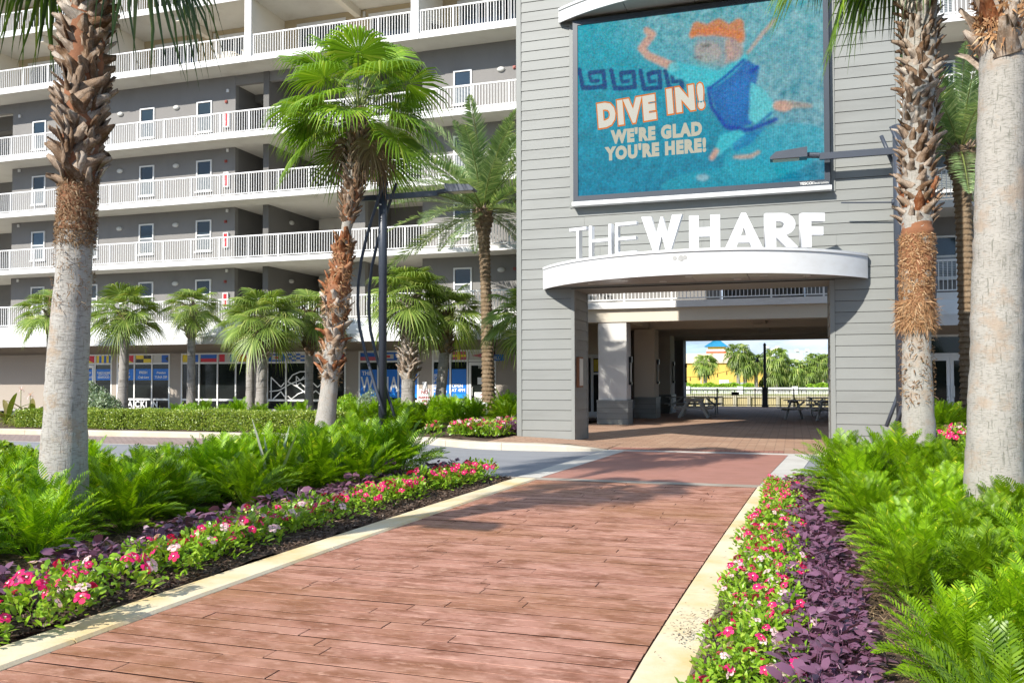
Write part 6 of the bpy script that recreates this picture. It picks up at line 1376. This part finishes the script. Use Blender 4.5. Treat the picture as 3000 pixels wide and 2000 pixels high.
# strap-leaved plants
def strap_arrays(seed, n, L, w, e0=1.35, e1=.45, bend=1.0, fold=.25):
    rg = np.random.default_rng(seed); V = []; F = []; nv = 0
    for i in range(n):
        q = (i+.5)/n; e = e0+(e1-e0)*q+rg.normal(0, .1); l = L*rg.uniform(.7, 1.15); P, _ = petiole_pts(e, l, bend*rg.uniform(.6, 1.3), 7); az = i*2.39996+rg.normal(0, .3); c, s = math.cos(az), math.sin(az); side = np.array([-s, c, 0])
        vs = []
        for k, p in enumerate(P):
            t_ = k/7; ww = w*(math.sin(math.pi*(.12+.86*t_))**.7)*rg.uniform(.95, 1.05); p = np.array([p[0]*c, p[0]*s, p[2]]); vs += [p-side*ww+np.array([0, 0, ww*fold]), p, p+side*ww+np.array([0, 0, ww*fold])]
        fs = []
        for k in range(7):
            for j in (0, 1): a = k*3+j; fs += [(a, a+1, a+4), (a, a+4, a+3)]
        V.append(np.array(vs)); F.append(np.array(fs)+nv); nv += len(vs)
    return np.concatenate(V), np.concatenate(F)
def strap(name, x, Y, mat, label, n, L, w, seed, cat='plant', group=None, z=.1, **k):
    return tag(link(name, npmesh(name, *strap_arrays(seed, n, L, w, **k), mat), None, (px(x, Y), Y, z)), label, cat, group)
strap('crinum_lily', 25, 24.0, broad_leaf, 'reddish broad strap leaved lily at the far left', 16, 1.15, .10, 1, bend=1.1); 
strap('crinum_lily', 95, 24.3, broad_leaf, 'olive broad strap leaved lily beside the thick left trunk', 16, 1.1, .11, 2, bend=.8)
cl = bpy.data.objects.get('crinum_lily.001')
for k_ in range(2):
    fx = tag(link('lily_flower', npmesh('lily_flower', *strap_arrays(40+k_, 14, .22, .012, e0=1.4, e1=-.2, bend=1.1), petal_pink), None, (px(62+k_*27, 24.0), 24.0, 1.22-.2*k_)), 'spidery pink and white lily bloom, '+('higher left one' if k_ == 0 else 'lower right one'), 'flower', 'lily blooms'); MB().tube([(0, 0, 0), (0, .0, -.9)], .012, 6).build('stem', petiole_m, fx)
for k_, (x, Y) in enumerate(((20, 22.2), (45, 21.6), (62, 22.0), (75, 21.4))): strap('liriope_tuft', x, Y, varieg, 'pale striped grassy tuft left of the hedge end', 46, .62, .012, 10+k_, group='grassy tufts by the hedge', bend=1.5)
for k_, (x, Y) in enumerate(((1305, 28.2), (1345, 27.6), (1385, 28.4), (1420, 27.3), (1455, 28.0))): strap('variegated_plant', x, Y, varieg, 'yellow green variegated strap plant between the tilted palm and the date palm', 26, 1.0, .05, 20+k_, group='variegated plants by the date palm', bend=.9)
strap('bromeliad', 1165, 26.0, broad_leaf, 'broad curling olive leaves beside the lamp post foot', 12, .95, .12, 30, bend=1.6)
strap('yucca_tuft', 800, 9.6, silver_leaf, 'stiff blue green spiky leaves rising from the left coontie bed', 7, 1.0, .022, 31, z=.05, e0=1.45, e1=1.0, bend=.15)
strap('philodendron', 2830, 24.0, fan_dark, 'large dark leaved plant before the double door', 12, 1.3, .16, 32, bend=1.2)
strap('liriope_tuft', 1500, 23.5, varieg, 'pale grassy tuft against the left foot of the tower', 40, .7, .015, 33, bend=1.3)
# ---------------------------------------------------------------- litter, straw and bark chips
def chips(name, n, x0, x1, y0, y1, z, L, w, mat, seed, fx=None, kind='stuff'):
    rg = np.random.default_rng(seed); Y = rg.uniform(y0, y1, n); X = np.array([rg.uniform(x0(y), x1(y)) if callable(x0) else rg.uniform(x0, x1) for y in Y]); a = rg.uniform(0, 6.28, n); l = rg.uniform(*L, n); ww = rg.uniform(*w, n); d = np.stack([np.cos(a), np.sin(a), rg.normal(0, .25, n)], 1); p = np.stack([X, Y, z+rg.uniform(0, .03, n)], 1)
    v, f = leaf_quads(p, unit(d), unit(np.array([0, 0, 1.])+rg.normal(0, .3, (n, 3))), l, ww); return tag(link(name, npmesh(name, v, f, mat)), kind=kind)
chip_m = LEAF('bark_chip', (.045, .026, .017), (.12, .075, .05), (.26, .20, .15), .85, .02)
chips('bark_mulch', 30000, lambda y: lx(y)-1.5, lambda y: lx(y)-.36, 3.2, 13.0, .035, (.02, .06), (.005, .012), chip_m, 1)
chips('bark_mulch', 9000, lambda y: rx(y)+.33-.012*(y-4), lambda y: rx(y)+.6, 3.2, 13.0, .035, (.02, .05), (.005, .011), chip_m, 2)
chips('pine_straw', 9000, lambda y: -6.3, lambda y: lx(y)-1.3, 3.5, 12.5, .05, (.08, .2), (.0015, .003), straw_mat, 3)
chips('pine_straw', 6000, lambda y: .15, lambda y: 1.1, 3.2, 9.5, .05, (.08, .2), (.0015, .003), straw_mat, 4)
lit = MAT('dry_litter', (.10, .06, .03), .9, .3)
rgc = np.random.default_rng(12); n = 130; Yc = np.concatenate([rgc.normal(5.35, .12, 60), rgc.normal(5.75, .25, 50), rgc.uniform(4.8, 9, 20)]); Xc = np.array([rx(y)+.02+(.27)*rgc.beta(2.2, 1.3) for y in Yc])
a = rgc.uniform(0, 6.28, n); v, f = leaf_quads(np.stack([Xc, Yc, np.full(n, .058)], 1), np.stack([np.cos(a), np.sin(a), 0*a], 1), np.tile([0, 0, 1.], (n, 1)), rgc.uniform(.012, .035, n), rgc.uniform(.003, .007, n)); tag(link('leaf_litter', npmesh('leaf_litter', v, f, lit)), kind='stuff')
# far hedge and bushes behind the white fence
def far_hedge_fn(x0, x1, y0, h):
    def fn(rg, n):
        X = rg.uniform(x0, x1, n); top = rg.random(n) < .4; Z = np.where(top, h-rg.exponential(.08, n), rg.uniform(-1.1, h, n)); Y = np.where(top, rg.uniform(y0, y0+1.2, n), y0+rg.exponential(.15, n)); Z = Z+.12*np.sin(X*1.7)+.1*np.sin(X*3.1); return np.stack([X, Y, Z], 1), np.tile([0, -1., .5], (n, 1))
    return fn
for (x0, x1, y0, h, n, lab) in ((-32, -6.5, 152, .35, 9000, 'far green hedge in front of the yellow wall'), (2.2, 12, 152, .3, 4000, 'far green hedge below the right cluster of palms')):
    tag(link('far_hedge', leaf_shell(8, n, far_hedge_fn(x0, x1, y0, h), (.25, .4), .4, vinca_leaf, 'far_hedge')), lab, 'hedge', 'hedges across the lawn')
for k_, (x, w, h) in enumerate(((2250, 1.6, 3.0), (2283, 1.5, 2.7), (2300, 1.8, 3.2), (2345, 1.6, 2.6), (2378, 1.5, 2.2))):
    o = tag(empty('far_bush', (px(x, 166), 166, -1.2)), ('dense bush at the foot of the black lamp post, far side', 'second far bush right of the black lamp post', 'far bush below the broad far palm', 'far bush below the white pole', 'far bush left of the right palm cluster')[k_], 'bush', 'bushes across the lawn'); tag(link('leaves', leaf_shell(20+k_, 2200, ball_fn(w, h), (.22, .4), .3, fan_dark)), kind='stuff'); 
    lv = COL.objects[-1]; lv.parent = o; MB().tube([(0, 0, 0), (0, 0, h*.6)], [w*.5, w*.3], 8).build('twig_core', bpy.data.materials['hedge_core'], o)

# unseen trees added behind the viewpoint to darken what the shop glass mirrors
def tl_fn(rg, n):
    X = rg.uniform(-90, 70, n); hh = 5+1.6*np.sin(X*.21)+1.2*np.sin(X*.53+1)+.6*np.sin(X*1.3); Z = hh*rg.uniform(0, 1, n)**.7; return np.stack([X, -52+rg.normal(0, 1.5, n), Z], 1), np.tile([0, 1., .4], (n, 1))
tag(link('added_tree_line', leaf_shell(31, 26000, tl_fn, (.5, 1.0), .45, fan_dark, 'added_tree_line')), kind='stuff')
